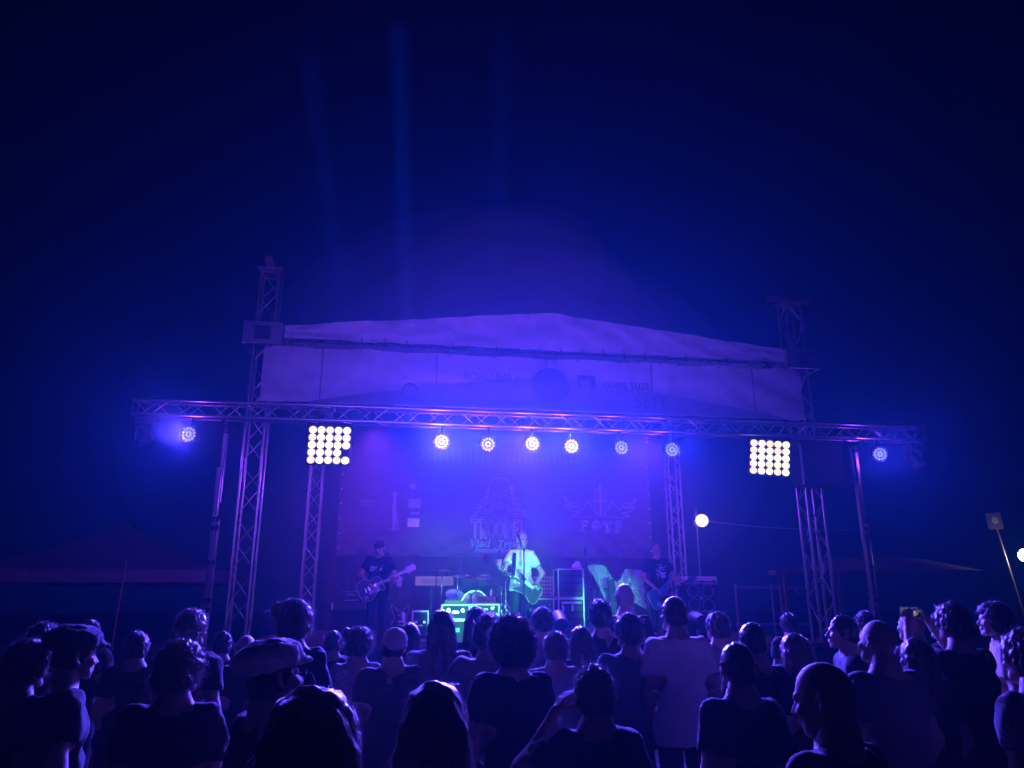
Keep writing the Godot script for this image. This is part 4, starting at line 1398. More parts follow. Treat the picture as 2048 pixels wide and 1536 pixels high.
func mic_stand(at: Vector3, h: float, boom: Vector3, label: String) -> void:
	var o := thing("microphone_stand", label, "microphone stand", at)
	bar("pole", Vector3(0, 0.05, 0), Vector3(0, h, 0), 0.011, M.black_steel, o)
	for a in [0.5, 2.6, 4.7]:
		bar("leg", Vector3(0, 0.14, 0), Vector3(cos(a) * 0.3, 0.012, sin(a) * 0.3), 0.009, M.black_steel, o)
	bar("clutch", Vector3(0, h - 0.02, 0), Vector3(0, h + 0.03, 0), 0.018, M.black_plastic, o)
	var tip := Vector3(0, h, 0) + boom
	bar("boom", Vector3(0, h, 0), tip, 0.008, M.black_steel, o)
	var d := boom.normalized() if boom.length() > 0.05 else Vector3(0, 0.5, -0.85).normalized()
	var m := Bag.new()
	m.lathe(tip, d, [[0.0, -0.01], [0.012, -0.01], [0.017, 0.14], [0.026, 0.15], [0.027, 0.175], [0.02, 0.195], [0.0, 0.205]], 14)
	part("microphone", m.mesh(), M.mic_metal, o)

func cymbal(at: Vector3, foot: Vector3, r: float, tilt: Vector3, label: String) -> void:
	var o := thing("cymbal_stand", label, "cymbal", foot)
	var top := at - foot
	bar("pole", Vector3(0, 0.12, 0), Vector3(0, top.y - 0.15, 0), 0.012, M.chrome, o)
	bar("boom", Vector3(0, top.y - 0.16, 0), top, 0.009, M.chrome, o)
	for a in [0.3, 2.4, 4.5]:
		bar("leg", Vector3(0, 0.35, 0), Vector3(cos(a) * 0.28, 0.01, sin(a) * 0.28), 0.009, M.chrome, o)
	var b := Bag.new()
	b.lathe(top, tilt, [[0.0, 0.03], [0.02, 0.028], [0.045, 0.012], [r * 0.6, 0.003], [r, -0.012], [r, -0.014], [0.0, -0.002]], 32)
	part("cymbal_plate", b.mesh(), M.bronze, o)
	bar("wing_nut", top + tilt * 0.03, top + tilt * 0.06, 0.009, M.black_plastic, o)

func drum(parent: Node, called: String, at: Vector3, axis: Vector3, r: float, d: float, shell: Material, skin: Material) -> void:
	var b := Bag.new()
	b.lathe(at, axis, [[0.0, -d * 0.5], [r, -d * 0.5], [r, d * 0.5]], 36)
	var s := part(called, b.mesh(), shell, parent)
	var h := Bag.new()
	h.lathe(at, axis, [[r + 0.006, d * 0.5 - 0.03], [r + 0.012, d * 0.5 + 0.006], [r - 0.012, d * 0.5 + 0.006], [r - 0.012, d * 0.5 - 0.004]], 36)
	part("hoop", h.mesh(), M.chrome, s)
	var k := Bag.new()
	k.lathe(at, axis, [[r - 0.004, d * 0.5 + 0.001], [0.0, d * 0.5 + 0.003]], 36)
	part("drum_head", k.mesh(), skin, s)
	var t := axis.normalized()
	var u := t.cross(Vector3.UP if absf(t.y) < 0.9 else Vector3.RIGHT).normalized()
	var w := u.cross(t)
	for i in 8:
		var a := TAU * i / 8.0
		var p := at + (u * cos(a) + w * sin(a)) * (r + 0.012)
		bar("tension_rod", p - t * d * 0.1, p + t * d * 0.5, 0.006, M.chrome, s)

func gear() -> void:
	mat("chrome", Color(0.7, 0.7, 0.72), 0.18, 1.0)
	mat("bronze", Color(0.55, 0.42, 0.20), 0.3, 0.9)
	mat("mic_metal", Color(0.05, 0.05, 0.05), 0.4, 0.6)
	mat("case_black", Color(0.02, 0.02, 0.024), 0.6)
	mat("case_edge", Color(0.62, 0.63, 0.64), 0.4, 0.35)
	mat("drawer_grey", Color(0.05, 0.05, 0.06), 0.5)
	mat("guitar_neck", Color(0.10, 0.06, 0.035), 0.5)
	mat("drum_white", Color(0.78, 0.78, 0.76), 0.5)
	mat("drum_shell", Color(0.05, 0.06, 0.12), 0.25)
	mat("amp_grille", Color(0.09, 0.09, 0.10), 0.9)
	mat("paper_white", Color(0.75, 0.75, 0.74), 0.7)
	mat("pink_board", Color(0.55, 0.22, 0.26), 0.7)
	# drum kit on a riser
	var ri := thing("drum_riser", "low black platform under the drum kit", "platform", Vector3(1.62, DECK, -4.2))
	for i in 2:
		block("platform_panel", Vector3(-0.5 + i, 0.15, 0), Vector3(0.996, 0.30, 1.8), M.plywood, ri, 0.008)
	var k := thing("drum_kit", "drum kit with a white bass drum head on a low riser", "drum kit", Vector3(1.56, DECK + 0.30, -3.75))
	drum(k, "bass_drum", Vector3(0, 0.30, 0), Vector3(0, 0, 1), 0.28, 0.42, M.drum_shell, M.drum_white)
	drum(k, "rack_tom", Vector3(-0.17, 0.74, 0.02), Vector3(0.1, 0.9, -0.3), 0.14, 0.22, M.drum_shell, M.drum_white)
	drum(k, "rack_tom", Vector3(0.19, 0.74, 0.02), Vector3(-0.1, 0.9, -0.3), 0.15, 0.24, M.drum_shell, M.drum_white)
	drum(k, "floor_tom", Vector3(-0.42, 0.36, -0.20), Vector3(0.15, 0.7, 0.6), 0.20, 0.34, M.drum_shell, M.print_cyan)
	drum(k, "snare_drum", Vector3(0.40, 0.55, -0.45), Vector3(0, 1, 0), 0.18, 0.14, M.chrome, M.drum_white)
	for s in [-0.12, 0.12]:
		bar("tom_post", Vector3(s, 0.52, 0), Vector3(s, 0.72, 0), 0.014, M.chrome, k)
	for s in [-1, 1]:
		bar("spur", Vector3(0.24 * s, 0.18, 0.12), Vector3(0.36 * s, 0.01, 0.22), 0.01, M.chrome, k)
	for s in [[-0.57, -0.2], [-0.42, -0.42], [-0.27, -0.2]]:
		bar("floor_tom_leg", Vector3(s[0], 0.5, s[1]), Vector3(s[0], 0.01, s[1]), 0.009, M.chrome, k)
	var st := thing("drum_stool", "round black stool behind the drum kit", "stool", Vector3(1.6, DECK + 0.30, -4.75))
	bar("seat", Vector3(0, 0.45, 0), Vector3(0, 0.53, 0), 0.16, M.black_cloth, st)
	bar("post", Vector3(0, 0.1, 0), Vector3(0, 0.45, 0), 0.02, M.chrome, st)
	for a in [0.2, 2.3, 4.4]:
		bar("leg", Vector3(0, 0.2, 0), Vector3(cos(a) * 0.25, 0.01, sin(a) * 0.25), 0.012, M.chrome, st)
	cymbal(Vector3(0.90, 2.34, -3.7), Vector3(0.90, DECK, -3.9), 0.20, Vector3(0.02, 1, 0.03), "cymbal on the outer stand at the guitarist's side of the drums")
	cymbal(Vector3(1.20, 2.22, -3.6), Vector3(1.21, DECK + 0.30, -3.75), 0.17, Vector3(0.05, 1, 0.1), "small cymbal between outer cymbal and bass drum")
	cymbal(Vector3(1.60, 2.17, -3.3), Vector3(2.12, DECK + 0.30, -3.7), 0.25, Vector3(0.0, 1, 0.05), "wide flat cymbal over the white bass drum")
	cymbal(Vector3(2.38, 2.30, -3.8), Vector3(2.24, DECK + 0.30, -3.9), 0.22, Vector3(-0.2, 1, 0.1), "cymbal behind the singer's elbow")
	mic_stand(Vector3(0.74, DECK, -3.2), 1.28, Vector3(0.22, 0.02, 0.0), "short boom microphone stand beside the outer cymbal")
	mic_stand(Vector3(0.62, DECK, -2.4), 0.62, Vector3(0.0, 0.12, 0.0), "low microphone stand by the guitarist's knee")
	mic_stand(Vector3(1.42, DECK, -2.9), 0.78, Vector3(0.12, 0.10, -0.3), "low microphone stand in front of bass drum")
	# guitarist's side
	var cab := thing("guitar_cabinet", "black speaker cabinet with a pale lid strip under guitar amplifier", "speaker", Vector3(-0.92, DECK, -3.4))
	block("box", Vector3(0, 0.325, 0), Vector3(0.68, 0.65, 0.36), M.case_black, cab, 0.012)
	block("grille", Vector3(0, 0.27, 0.178), Vector3(0.60, 0.48, 0.012), M.black_cloth, cab, 0.003)
	block("lid_strip", Vector3(0, 0.585, 0.176), Vector3(0.672, 0.12, 0.02), M.amp_grille, cab, 0.004)
	for s in [-1, 1]:
		block("corner", Vector3(s * 0.325, 0.585, 0.18), Vector3(0.03, 0.13, 0.025), M.case_edge, cab, 0.004)
	var amp := thing("guitar_amplifier", "guitar amplifier head with a row of white knobs", "amplifier", Vector3(-0.92, DECK + 0.652, -3.4))
	block("box", Vector3(0, 0.11, 0), Vector3(0.46, 0.21, 0.24), M.case_black, amp, 0.012)
	block("grille", Vector3(0, 0.14, 0.119), Vector3(0.41, 0.12, 0.01), M.amp_grille, amp, 0.003)
	block("badge", Vector3(0.0, 0.15, 0.127), Vector3(0.16, 0.03, 0.006), M.print_mid, amp, 0.002)
	block("control_panel", Vector3(0, 0.045, 0.12), Vector3(0.41, 0.05, 0.01), M.drawer_grey, amp, 0.002)
	for i in 8:
		bar("knob", Vector3(-0.10 + i * 0.036, 0.045, 0.12), Vector3(-0.10 + i * 0.036, 0.045, 0.142), 0.010, M.paper_white, amp)
	bar("handle", Vector3(-0.09, 0.23, 0), Vector3(0.09, 0.23, 0), 0.012, M.rubber, amp)
	guitar("electric_guitar", "dark single cutaway electric guitar with pale edge held by guitarist", SINGLE_CUT, Vector3(-0.43, 1.95, -0.84), Vector3(0.11, 2.22, -0.84), M.sunburst, M.print_cyan, M.paper_white, 1.05)
	guitar("standing_guitar", "spare dark electric guitar standing behind the guitarist", OFFSET_BODY, Vector3(0.06, 1.42, -1.9), Vector3(0.02, 1.98, -2.0), M.case_black, M.paper_white, M.paper_white, 1.0)
	var gs := thing("guitar_stand", "small black stand under the spare guitar", "stand", Vector3(0.06, DECK, -1.95))
	bar("post", Vector3(0, 0.02, -0.08), Vector3(-0.03, 0.75, -0.12), 0.012, M.black_steel, gs)
	for s in [-1, 1]:
		bar("leg", Vector3(0, 0.2, -0.05), Vector3(0.18 * s, 0.012, 0.1), 0.011, M.black_steel, gs)
		bar("cradle", Vector3(0.08 * s, 0.12, 0.0), Vector3(0.08 * s, 0.14, 0.12), 0.011, M.rubber, gs)
	var pb := thing("lettered_board", "pinkish board lettered MARTIN CO standing behind the drums", "board", Vector3(0.79, DECK, -5.0))
	block("panel", Vector3(0, 1.10, 0), Vector3(0.84, 0.20, 0.02), M.pink_board, pb)
	for s in [-1, 1]:
		bar("leg", Vector3(0.36 * s, 0.0, -0.03), Vector3(0.36 * s, 1.05, -0.03), 0.015, M.black_steel, pb)
	part("lettering", text_mesh("MARTIN CO", 0.12, false), M.ink, pb, Vector3(0.06, 1.09, 0.013))
	var tb := flight_case(Vector3(0.42, DECK, -2.2), Vector3(0.30, 0.52, 0.35), "upright dark case with pale edges between guitarist and drum microphones")
	# cases in front of the drums
	var tr := thing("road_trunk", "black trunk on the deck in front of the bass drum", "trunk", Vector3(1.02, DECK, -1.75))
	block("box", Vector3(0, 0.18, 0), Vector3(0.60, 0.35, 0.4), M.case_black, tr, 0.01)
	block("lid", Vector3(0, 0.352, 0), Vector3(0.61, 0.02, 0.41), M.case_edge, tr, 0.004)
	block("paper_label", Vector3(0.03, 0.20, 0.202), Vector3(0.09, 0.07, 0.003), M.print_cyan, tr, 0.0)
	flight_case(Vector3(1.02, DECK + 0.364, -1.75), Vector3(0.50, 0.27, 0.36), "pale edged flight case on top of the black trunk")
	var t2 := thing("road_trunk", "second black trunk on the deck beside the singer's feet", "trunk", Vector3(1.56, DECK, -1.9))
	block("box", Vector3(0, 0.22, 0), Vector3(0.52, 0.43, 0.4), M.case_black, t2, 0.01)
	block("lid", Vector3(0, 0.437, 0), Vector3(0.53, 0.02, 0.41), M.case_edge, t2, 0.004)
	flight_case(Vector3(1.56, DECK + 0.449, -1.9), Vector3(0.52, 0.19, 0.36), "shallow pale edged flight case on the second trunk")
	var mx := thing("small_mixer", "small dark mixing desk lying on the trunk case", "mixer", Vector3(1.02, DECK + 0.636, -1.75))
	block("box", Vector3(0, 0.03, 0), Vector3(0.40, 0.06, 0.28), M.black_plastic, mx, 0.006)
	for i in 7:
		bar("knob", Vector3(-0.16 + i * 0.053, 0.06, 0.1), Vector3(-0.16 + i * 0.053, 0.082, 0.1), 0.01, M.case_edge, mx)
	var bk := thing("open_laptop", "dark laptop lying half open on the shallow case", "laptop", Vector3(1.62, DECK + 0.641, -1.9))
	block("base", Vector3(0, 0.012, 0), Vector3(0.34, 0.02, 0.24), M.black_plastic, bk, 0.003)
	var scr := block("lid", Vector3(0, 0.07, -0.10), Vector3(0.34, 0.012, 0.22), M.black_plastic, bk, 0.003)
	scr.rotation.x = 0.5
	# racks and drawer case beside the singer
	var q1 := flight_case(Vector3(2.62, DECK, -2.1), Vector3(0.48, 0.73, 0.42), "open equipment rack with bright rails behind singer's guitar", 5, "equipment_rack")
	for i in 6:
		block("cable_plug", Vector3(0.15, 0.16 + 0.09 * i, 0.222), Vector3(0.03, 0.02, 0.02), M.paper_white, q1, 0.003)
	var lampy := block("red_indicator", Vector3(0.14, 0.10, 0.222), Vector3(0.05, 0.012, 0.012), M.pink_board, q1, 0.002)
	var q2 := flight_case(Vector3(3.18, DECK, -2.1), Vector3(0.50, 0.73, 0.42), "lower equipment rack with pale strips under the drawer case", 6, "equipment_rack")
	block("patch_strip", Vector3(0, 0.655, 0.218), Vector3(0.38, 0.045, 0.012), M.print_cyan, q2, 0.002)
	for s in [-0.16, 0.02]:
		block("patch_strip", Vector3(s, 0.56, 0.218), Vector3(0.04, 0.11, 0.012), M.print_cyan, q2, 0.002)
	flight_case(Vector3(3.18, DECK + 0.735, -2.1), Vector3(0.50, 0.53, 0.42), "drawer case with bright frame standing on the lower rack", 4, "drawer_case")
	var rg := thing("white_cloth_bag", "crumpled white cloth bag lying on the drawer case", "bag", Vector3(3.34, DECK + 1.267, -2.05))
	var rb: Array = field([[1, Vector3(0, 0.05, 0), Vector3(0.085, 0.06, 0.06)], [1, Vector3(0.02, 0.10, 0), Vector3(0.05, 0.045, 0.04)], [0, Vector3(-0.07, 0.02, 0.02), Vector3(0.07, 0.02, -0.02), 0.03, 0.03]], 0.012, 0.03, 0.012, 30.0)
	part("cloth", from_arrays(rb[0], rb[1], rb[2]), M.paper_white, rg)
	mic_stand(Vector3(3.47, DECK, -1.8), 1.34, Vector3(0.0, 0.12, -0.05), "tall microphone stand between drawer case and plastic sheet")
	var cr := thing("lattice_crates", "pinkish lattice crate standing behind the racks", "crate", Vector3(2.95, DECK, -3.6))
	block("lower_box", Vector3(0, 0.37, 0), Vector3(0.44, 0.74, 0.36), M.case_black, cr, 0.008)
	for j in 6:
		block("slat", Vector3(0, 0.77 + j * 0.075, 0.17), Vector3(0.42, 0.035, 0.012), M.pink_board, cr, 0.002)
	for i in 8:
		block("slat", Vector3(-0.19 + i * 0.054, 0.955, 0.158), Vector3(0.016, 0.42, 0.010), M.pink_board, cr, 0.002)
	for s in [-1, 1]:
		block("side", Vector3(0.205 * s, 0.955, 0), Vector3(0.012, 0.42, 0.33), M.pink_board, cr, 0.002)
	# plastic sheet over a desk
	mat("plastic_sheet", Color(0.40, 0.52, 0.52), 0.16)
	M.plastic_sheet.backlight_enabled = true
	M.plastic_sheet.backlight = Color(0.4, 0.5, 0.5)
	var tp := [[3.67, 2.40], [3.82, 2.43], [3.99, 2.41], [4.13, 2.28], [4.25, 2.10], [4.38, 2.18], [4.45, 2.34], [4.63, 2.34], [4.78, 2.32]]
	var bp := [[3.97, 1.75], [4.06, 1.54], [4.12, 1.48], [4.22, 1.60], [4.34, 1.70], [4.44, 1.78], [4.56, 1.71], [4.74, 1.60], [4.89, 1.48]]
	var sh := thing("plastic_sheet", "shiny translucent plastic sheet hung over covered gear beside bassist", "sheet", Vector3(4.28, DECK, -2.6))
	part("sheet", grid_sheet(90, 46, func(u, v):
		var fi := minf(u * 8.0, 7.999)
		var i0 := int(fi)
		var t := fi - i0
		var a := Vector2(lerpf(tp[i0][0], tp[i0 + 1][0], t), lerpf(tp[i0][1], tp[i0 + 1][1], t))
		var b := Vector2(lerpf(bp[i0][0], bp[i0 + 1][0], t), lerpf(bp[i0][1], bp[i0 + 1][1], t))
		var p := a.lerp(b, v)
		var n := noise.get_noise_3d(p.x * 7.0, p.y * 4.0, 3.0) * 0.09 + noise.get_noise_3d(p.x * 19.0, p.y * 15.0, 9.0) * 0.035
		return Vector3(p.x - 4.28, p.y - DECK, 0.16 * v + n + 0.05 * sin(u * 26.0 + v * 3.0)), 0.002), M.plastic_sheet, sh)
	var cd := thing("covered_desk", "dark desk frame under the plastic sheet", "desk", Vector3(4.28, DECK, -2.95))
	block("top", Vector3(0, 0.9, 0), Vector3(0.9, 0.05, 0.4), M.case_black, cd)
	for s in [[-0.42, 1.34], [0.38, 1.25]]:
		bar("upright", Vector3(s[0], 0.0, 0.1), Vector3(s[0], s[1], 0.1), 0.03, M.black_steel, cd)
	var ps := thing("leaning_board", "dark narrow board with a crossbar leaning in front of plastic sheet", "board", Vector3(4.04, DECK, -2.25))
	var lb := block("plank", Vector3(0.06, 0.54, 0), Vector3(0.14, 1.10, 0.03), M.case_black, ps)
	lb.rotation.z = 0.10
	block("crossbar", Vector3(0.06, 0.90, 0.03), Vector3(0.42, 0.03, 0.02), M.case_black, ps)
	# bass rig
	var bc := thing("bass_cabinet", "bass cabinet with four round speakers and a horn", "speaker", Vector3(5.81, DECK + 0.46, -2.35))
	block("box", Vector3(0, 0.265, 0), Vector3(0.60, 0.53, 0.40), M.case_black, bc, 0.012)
	var cone := Bag.new()
	cone.lathe(Vector3.ZERO, Vector3(0, 0, 1), [[0.118, 0.006], [0.112, 0.014], [0.10, 0.006], [0.04, -0.03], [0.035, -0.02], [0.0, -0.012]], 28)
	var ringb := Bag.new()
	ringb.lathe(Vector3.ZERO, Vector3(0, 0, 1), [[0.124, 0.0], [0.124, 0.012], [0.113, 0.012], [0.113, 0.004]], 28)
	var cm := cone.mesh()
	var rm := ringb.mesh()
	for sx in [-1, 1]:
		for sy in [-1, 1]:
			var c := part("speaker_cone", cm, M.amp_grille, bc, Vector3(0.145 * sx, 0.275 + 0.13 * sy, 0.20))
			part("ring", rm, M.print_mid, c)
	var dm := Bag.new()
	dm.box(Vector3.ZERO, Vector3(0.08, 0.08, 0.012), 0.004, Basis(Vector3(0, 0, 1), PI / 4))
	part("horn", dm.mesh(), M.print_mid, bc, Vector3(0, 0.275, 0.205))
	part("badge", text_mesh("Ampeg", 0.05, true), M.print_pale, bc, Vector3(0.0, 0.035, 0.205))
	var sub := thing("bass_speaker_box", "plain black lower box under the bass cabinet", "speaker", Vector3(5.81, DECK, -2.35))
	block("box", Vector3(0, 0.228, 0), Vector3(0.60, 0.456, 0.42), M.case_black, sub, 0.012)
	block("grille", Vector3(0, 0.23, 0.208), Vector3(0.54, 0.40, 0.012), M.black_cloth, sub, 0.003)
	var lid := thing("bright_amp_case", "bright pale amplifier case lying on top of the bass cabinet", "case", Vector3(5.82, DECK + 0.992, -2.3))
	block("shell", Vector3(0, 0.075, 0), Vector3(0.66, 0.15, 0.44), M.paper_white, lid, 0.03)
	block("seam", Vector3(0, 0.05, 0.2195), Vector3(0.60, 0.018, 0.006), M.black_plastic, lid, 0.001)
	for s in [-0.24, 0.24]:
		block("latch", Vector3(s, 0.06, 0.222), Vector3(0.03, 0.05, 0.010), M.black_plastic, lid, 0.002)
	block("handle", Vector3(0, 0.05, 0.224), Vector3(0.10, 0.03, 0.016), M.black_plastic, lid, 0.004)
	guitar("bass_guitar", "pale blue bass guitar with long horns held by the bald bassist", OFFSET_BODY, Vector3(4.86, 1.83, -1.72), Vector3(5.42, 2.10, -1.78), M.bass_blue, M.case_black, M.bass_blue, 1.08)
	guitar("electric_guitar", "dark electric guitar with pale guard held by the singer", OFFSET_BODY, Vector3(2.14, 1.94, -0.62), Vector3(1.55, 2.36, -0.60), M.case_black, M.print_white, M.guitar_neck, 1.0, -1.0)
	mic_stand(Vector3(2.07, DECK, -0.52), 1.52, Vector3(-0.03, 0.10, -0.05), "straight microphone stand in front of the singer's mouth")
	for q in [[-0.05, -0.55, "guitarist"], [2.4, -0.35, "singer"]]:
		var mo := thing("monitor_wedge", "black floor wedge loudspeaker at the %s's feet" % q[2], "speaker", Vector3(q[0], DECK, q[1]), 0.0, "floor wedges along the stage front")
		var w := Bag.new()
		w.plate(PackedVector2Array([Vector2(-0.2, 0), Vector2(0.2, 0), Vector2(0.2, 0.08), Vector2(-0.04, 0.32), Vector2(-0.2, 0.32)]), 0.5, Transform3D(Basis(Vector3.UP, PI / 2), Vector3.ZERO))
		part("cabinet", w.mesh(), M.case_black, mo)
		part("grille", box_mesh(Vector3(0.44, 0.30, 0.006), 0.0), M.black_cloth, mo, Vector3(0, 0.205, -0.085)).rotation.x = 0.785

func surroundings() -> void:
	# round white lamp on a thin pole at the side of the stage
	glow("globe_lamp", Color(1.0, 0.84, 0.56), 1.7)
	var gl := thing("globe_work_lamp", "round white lamp glowing on a thin pole behind the bass cabinet", "lamp", Vector3(6.79, DECK, -4.5))
	bar("pole", Vector3(0, 0, 0), Vector3(0, 2.72, 0), 0.018, M.dull_steel, gl)
	for a in [0.4, 2.5, 4.6]:
		bar("leg", Vector3(0, 0.3, 0), Vector3(cos(a) * 0.3, 0.01, sin(a) * 0.3), 0.012, M.dull_steel, gl)
	var sp := SphereMesh.new()
	sp.radius = 0.145
	sp.height = 0.29
	part("lamp_globe", sp, M.globe_lamp, gl, Vector3(0.11, 2.46, 0.05))
	var br := Bag.new()
	br.tube(PackedVector3Array([Vector3(0, 2.6, 0), Vector3(-0.07, 2.55, 0.03), Vector3(-0.08, 2.45, 0.03), Vector3(-0.05, 2.32, 0.02)]), 0.012, 0.012, 6)
	part("bracket", br.mesh(), M.chrome, gl)
	var cab := Bag.new()
	var cp := PackedVector3Array()
	for i in 12:
		var t := i / 11.0
		cp.append(Vector3(0.25 + 2.3 * t, 2.45 - 0.34 * t - 0.06 * sin(PI * t), 0.05 + 2.0 * t))
	cab.tube(cp, 0.008, 0.008, 5)
	part("cable", cab.mesh(), M.dull_steel, gl)
	var hang := Bag.new()
	hang.tube(PackedVector3Array([Vector3(-0.10, 2.36, 0.02), Vector3(-0.14, 2.2, 0.03), Vector3(-0.09, 2.05, 0.02)]), 0.007, 0.007, 5)
	part("loose_cable", hang.mesh(), M.chrome, gl)
	var ol := OmniLight3D.new()
	ol.name = "globe_light"
	ol.light_color = Color(1.0, 0.9, 0.75).linear_to_srgb()
	ol.light_energy = 0.12
	ol.light_size = 0.14
	ol.omni_range = 40.0
	ol.omni_attenuation = 2.0
	ol.shadow_enabled = true
	gl.add_child(ol, true)
	ol.position = Vector3(0.11, 2.46, 0.05)
	# hanging loudspeaker behind the tilted panel
	var pa := thing("hanging_loudspeaker", "large black loudspeaker hanging under the truss beside the tilted warm panel", "speaker", Vector3(7.55, 4.15, -0.34))
	block("cabinet", Vector3.ZERO, Vector3(0.98, 0.86, 0.46), M.black_plastic, pa, 0.02)
	block("grille", Vector3(0.02, 0, 0.232), Vector3(0.88, 0.78, 0.012), M.black_cloth, pa, 0.004)
	for s in [-0.3, 0.3]:
		bar("hanger", Vector3(s, 0.43, 0.2), Vector3(s, 0.56, 0.3), 0.012, M.dull_steel, pa)
	bar("side_rail", Vector3(-0.50, -0.42, 0.2), Vector3(-0.50, 0.3, 0.2), 0.022, M.case_edge, pa)
	# safety cables with a loop by the panel with a dead lens
	var lp := thing("hanging_cable", "thin cable with a loop hanging beside the panel with one dead lens", "cable", Vector3(-1.42, 4.5, 0.05))
	var lb := Bag.new()
	lb.tube(PackedVector3Array([Vector3(0, 0, 0), Vector3(0.01, -0.4, 0), Vector3(-0.01, -0.95, 0), Vector3(-0.04, -1.12, 0), Vector3(-0.14, -1.16, 0), Vector3(-0.2, -1.1, 0), Vector3(-0.12, -1.12, 0), Vector3(-0.05, -1.06, 0)]), 0.005, 0.004, 5)
	part("wire", lb.mesh(), M.chrome, lp)
	# small moving lamps hanging at the truss ends
	for q in [[-4.02, "guitarist side end of the truss"], [9.2, "truss end past the black loudspeaker"]]:
		var h := thing("moving_head_lamp", "small unlit moving head lamp hanging under the " + q[1], "stage light", Vector3(q[0], 4.5, 0), 0.0, "unlit moving lamps at the truss ends")
		block("base", Vector3(0, -0.08, 0), Vector3(0.30, 0.12, 0.24), M.black_plastic, h, 0.02)
		for s in [-1, 1]:
			block("arm", Vector3(0.13 * s, -0.24, 0), Vector3(0.04, 0.24, 0.12), M.black_plastic, h, 0.01)
		var b := Bag.new()
		b.lathe(Vector3(0, -0.32, 0), Vector3(0.2, -1, 0.3), [[0.0, -0.12], [0.07, -0.12], [0.09, 0.0], [0.10, 0.13], [0.085, 0.13], [0.0, 0.12]], 18)
		part("lamp_head", b.mesh(), M.black_plastic, h)
	# trestle frame and rail beside the stage
	var tr := thing("trestle_frame", "raised wooden trestle frame standing beyond the right stage tower", "frame", Vector3(8.87, 0, -3.5))
	mat("old_wood", Color(0.12, 0.09, 0.07), 0.85)
	block("top_board", Vector3(0, 2.32, 0), Vector3(1.72, 0.10, 0.30), M.old_wood, tr, 0.008)
	for s in [-1, 1]:
		for z in [-0.1, 0.1]:
			block("leg", Vector3(0.62 * s, 1.135, z), Vector3(0.08, 2.27, 0.06), M.old_wood, tr, 0.005)
		var br2 := block("brace", Vector3(0.48 * s, 2.08, 0.1), Vector3(0.05, 0.48, 0.04), M.old_wood, tr, 0.004)
		br2.rotation.z = -0.6 * s
	var rl := thing("side_rail", "low steel rail with a post behind the trestle frame", "rail", Vector3(8.74, 0, -5.0))
	for y in [1.2, 2.02]:
		bar("rail_tube", Vector3(-0.95, y, 0), Vector3(0.95, y, 0), 0.022, M.dull_steel, rl)
	for x in [-0.9, 0.0, 0.9]:
		bar("post", Vector3(x, 0, 0), Vector3(x, 2.1, 0), 0.022, M.dull_steel, rl)
	var wt := thing("white_tag", "small white tag tied to the right front tower", "tag", Vector3(7.36, 2.30, -0.36))
	part("paper", grid_sheet(4, 6, func(u, v): return Vector3(-0.05 + 0.09 * u + 0.02 * sin(v * 3.0), 0.10 - 0.22 * v, 0.03 * sin(u * 3.0 + v)), 0.002), M.paper_white, wt)
	# pointed tent far behind on the left
	mat("tent_cloth", Color(0.45, 0.45, 0.48), 0.8)
	var tc := Vector3(-8.8, 0, -13.6)
	var tent := thing("pointed_tent", "pale pointed festival tent far behind the truss lift", "tent", tc)
	for k in 4:
		var a0 := Vector3(3.6 if k in [0, 3] else -3.6, 2.55, 3.6 if k < 2 else -3.6)
		var k1 := (k + 1) % 4
		var a1 := Vector3(3.6 if k1 in [0, 3] else -3.6, 2.55, 3.6 if k1 < 2 else -3.6)
		part("roof_sheet", grid_sheet(8, 14, func(u, v):
			var e := a0.lerp(a1, u)
			return Vector3(e.x * v, 2.55 + 1.6 * pow(1.0 - v, 1.7), e.z * v), 0.003), M.tent_cloth, tent)
		part("valance", grid_sheet(24, 2, func(u, v):
			var e := a0.lerp(a1, u)
			return Vector3(e.x * 1.002, 2.54 - v * 0.32 - 0.04 * v * absf(sin(u * 24.0)), e.z * 1.002), 0.003), M.tent_cloth, tent)
		bar("pole", Vector3(a0.x * 0.98, 0, a0.z * 0.98), Vector3(a0.x * 0.98, 2.55, a0.z * 0.98), 0.035, M.dull_steel, tent)
	part("lettering", text_mesh("TB INCVRIO LITORANEIA", 0.24, false), M.print_white, tent, Vector3(0.1, 2.36, 3.64))
	var wire := thing("tent_cables", "two slack cables hanging from the tent peak towards the stage", "cable", tc + Vector3(0, 4.1, 0))
	for q in [0.9, 0.45]:
		var wb := Bag.new()
		var pp := PackedVector3Array()
		for i in 14:
			var t := i / 13.0
			pp.append(Vector3(4.6 * t, -1.35 * t - q * sin(PI * t) * 1.1, 3.0 * t))
		wb.tube(pp, 0.012, 0.012, 5)
		part("wire", wb.mesh(), M.print_mid, wire)
	for q in [[-10.4, -8.0, 0.35], [-6.1, -6.0, 0.05]]:
		var p := thing("leaning_pole", "thin bare pole %s the pointed tent" % ("leaning in front of" if q[2] > 0.2 else "standing beside"), "pole", Vector3(q[0], 0, q[1]))
		bar("shaft", Vector3.ZERO, Vector3(q[2] * 1.2, 2.6, 0), 0.025, M.dull_steel, p)
		bar("ground_spike", Vector3(0, 0.0, 0), Vector3(0, 0.12, 0), 0.035, M.dull_steel, p)
	# wide flat parasol and a sign on a post on the right, street lamp at the edge
	var pr := thing("market_parasol", "wide pale canopy seen low behind the crowd beside street lamp", "parasol", Vector3(14.6, 0, -10.0))
	var can := Bag.new()
	can.lathe(Vector3(0, 2.55, 0), Vector3.UP, [[3.1, 0.0], [1.6, 0.36], [0.0, 0.56]], 8)
	part("canopy", can.mesh(), M.tent_cloth, pr)
	bar("pole", Vector3(0, 0, 0), Vector3(0, 3.1, 0), 0.04, M.dull_steel, pr)
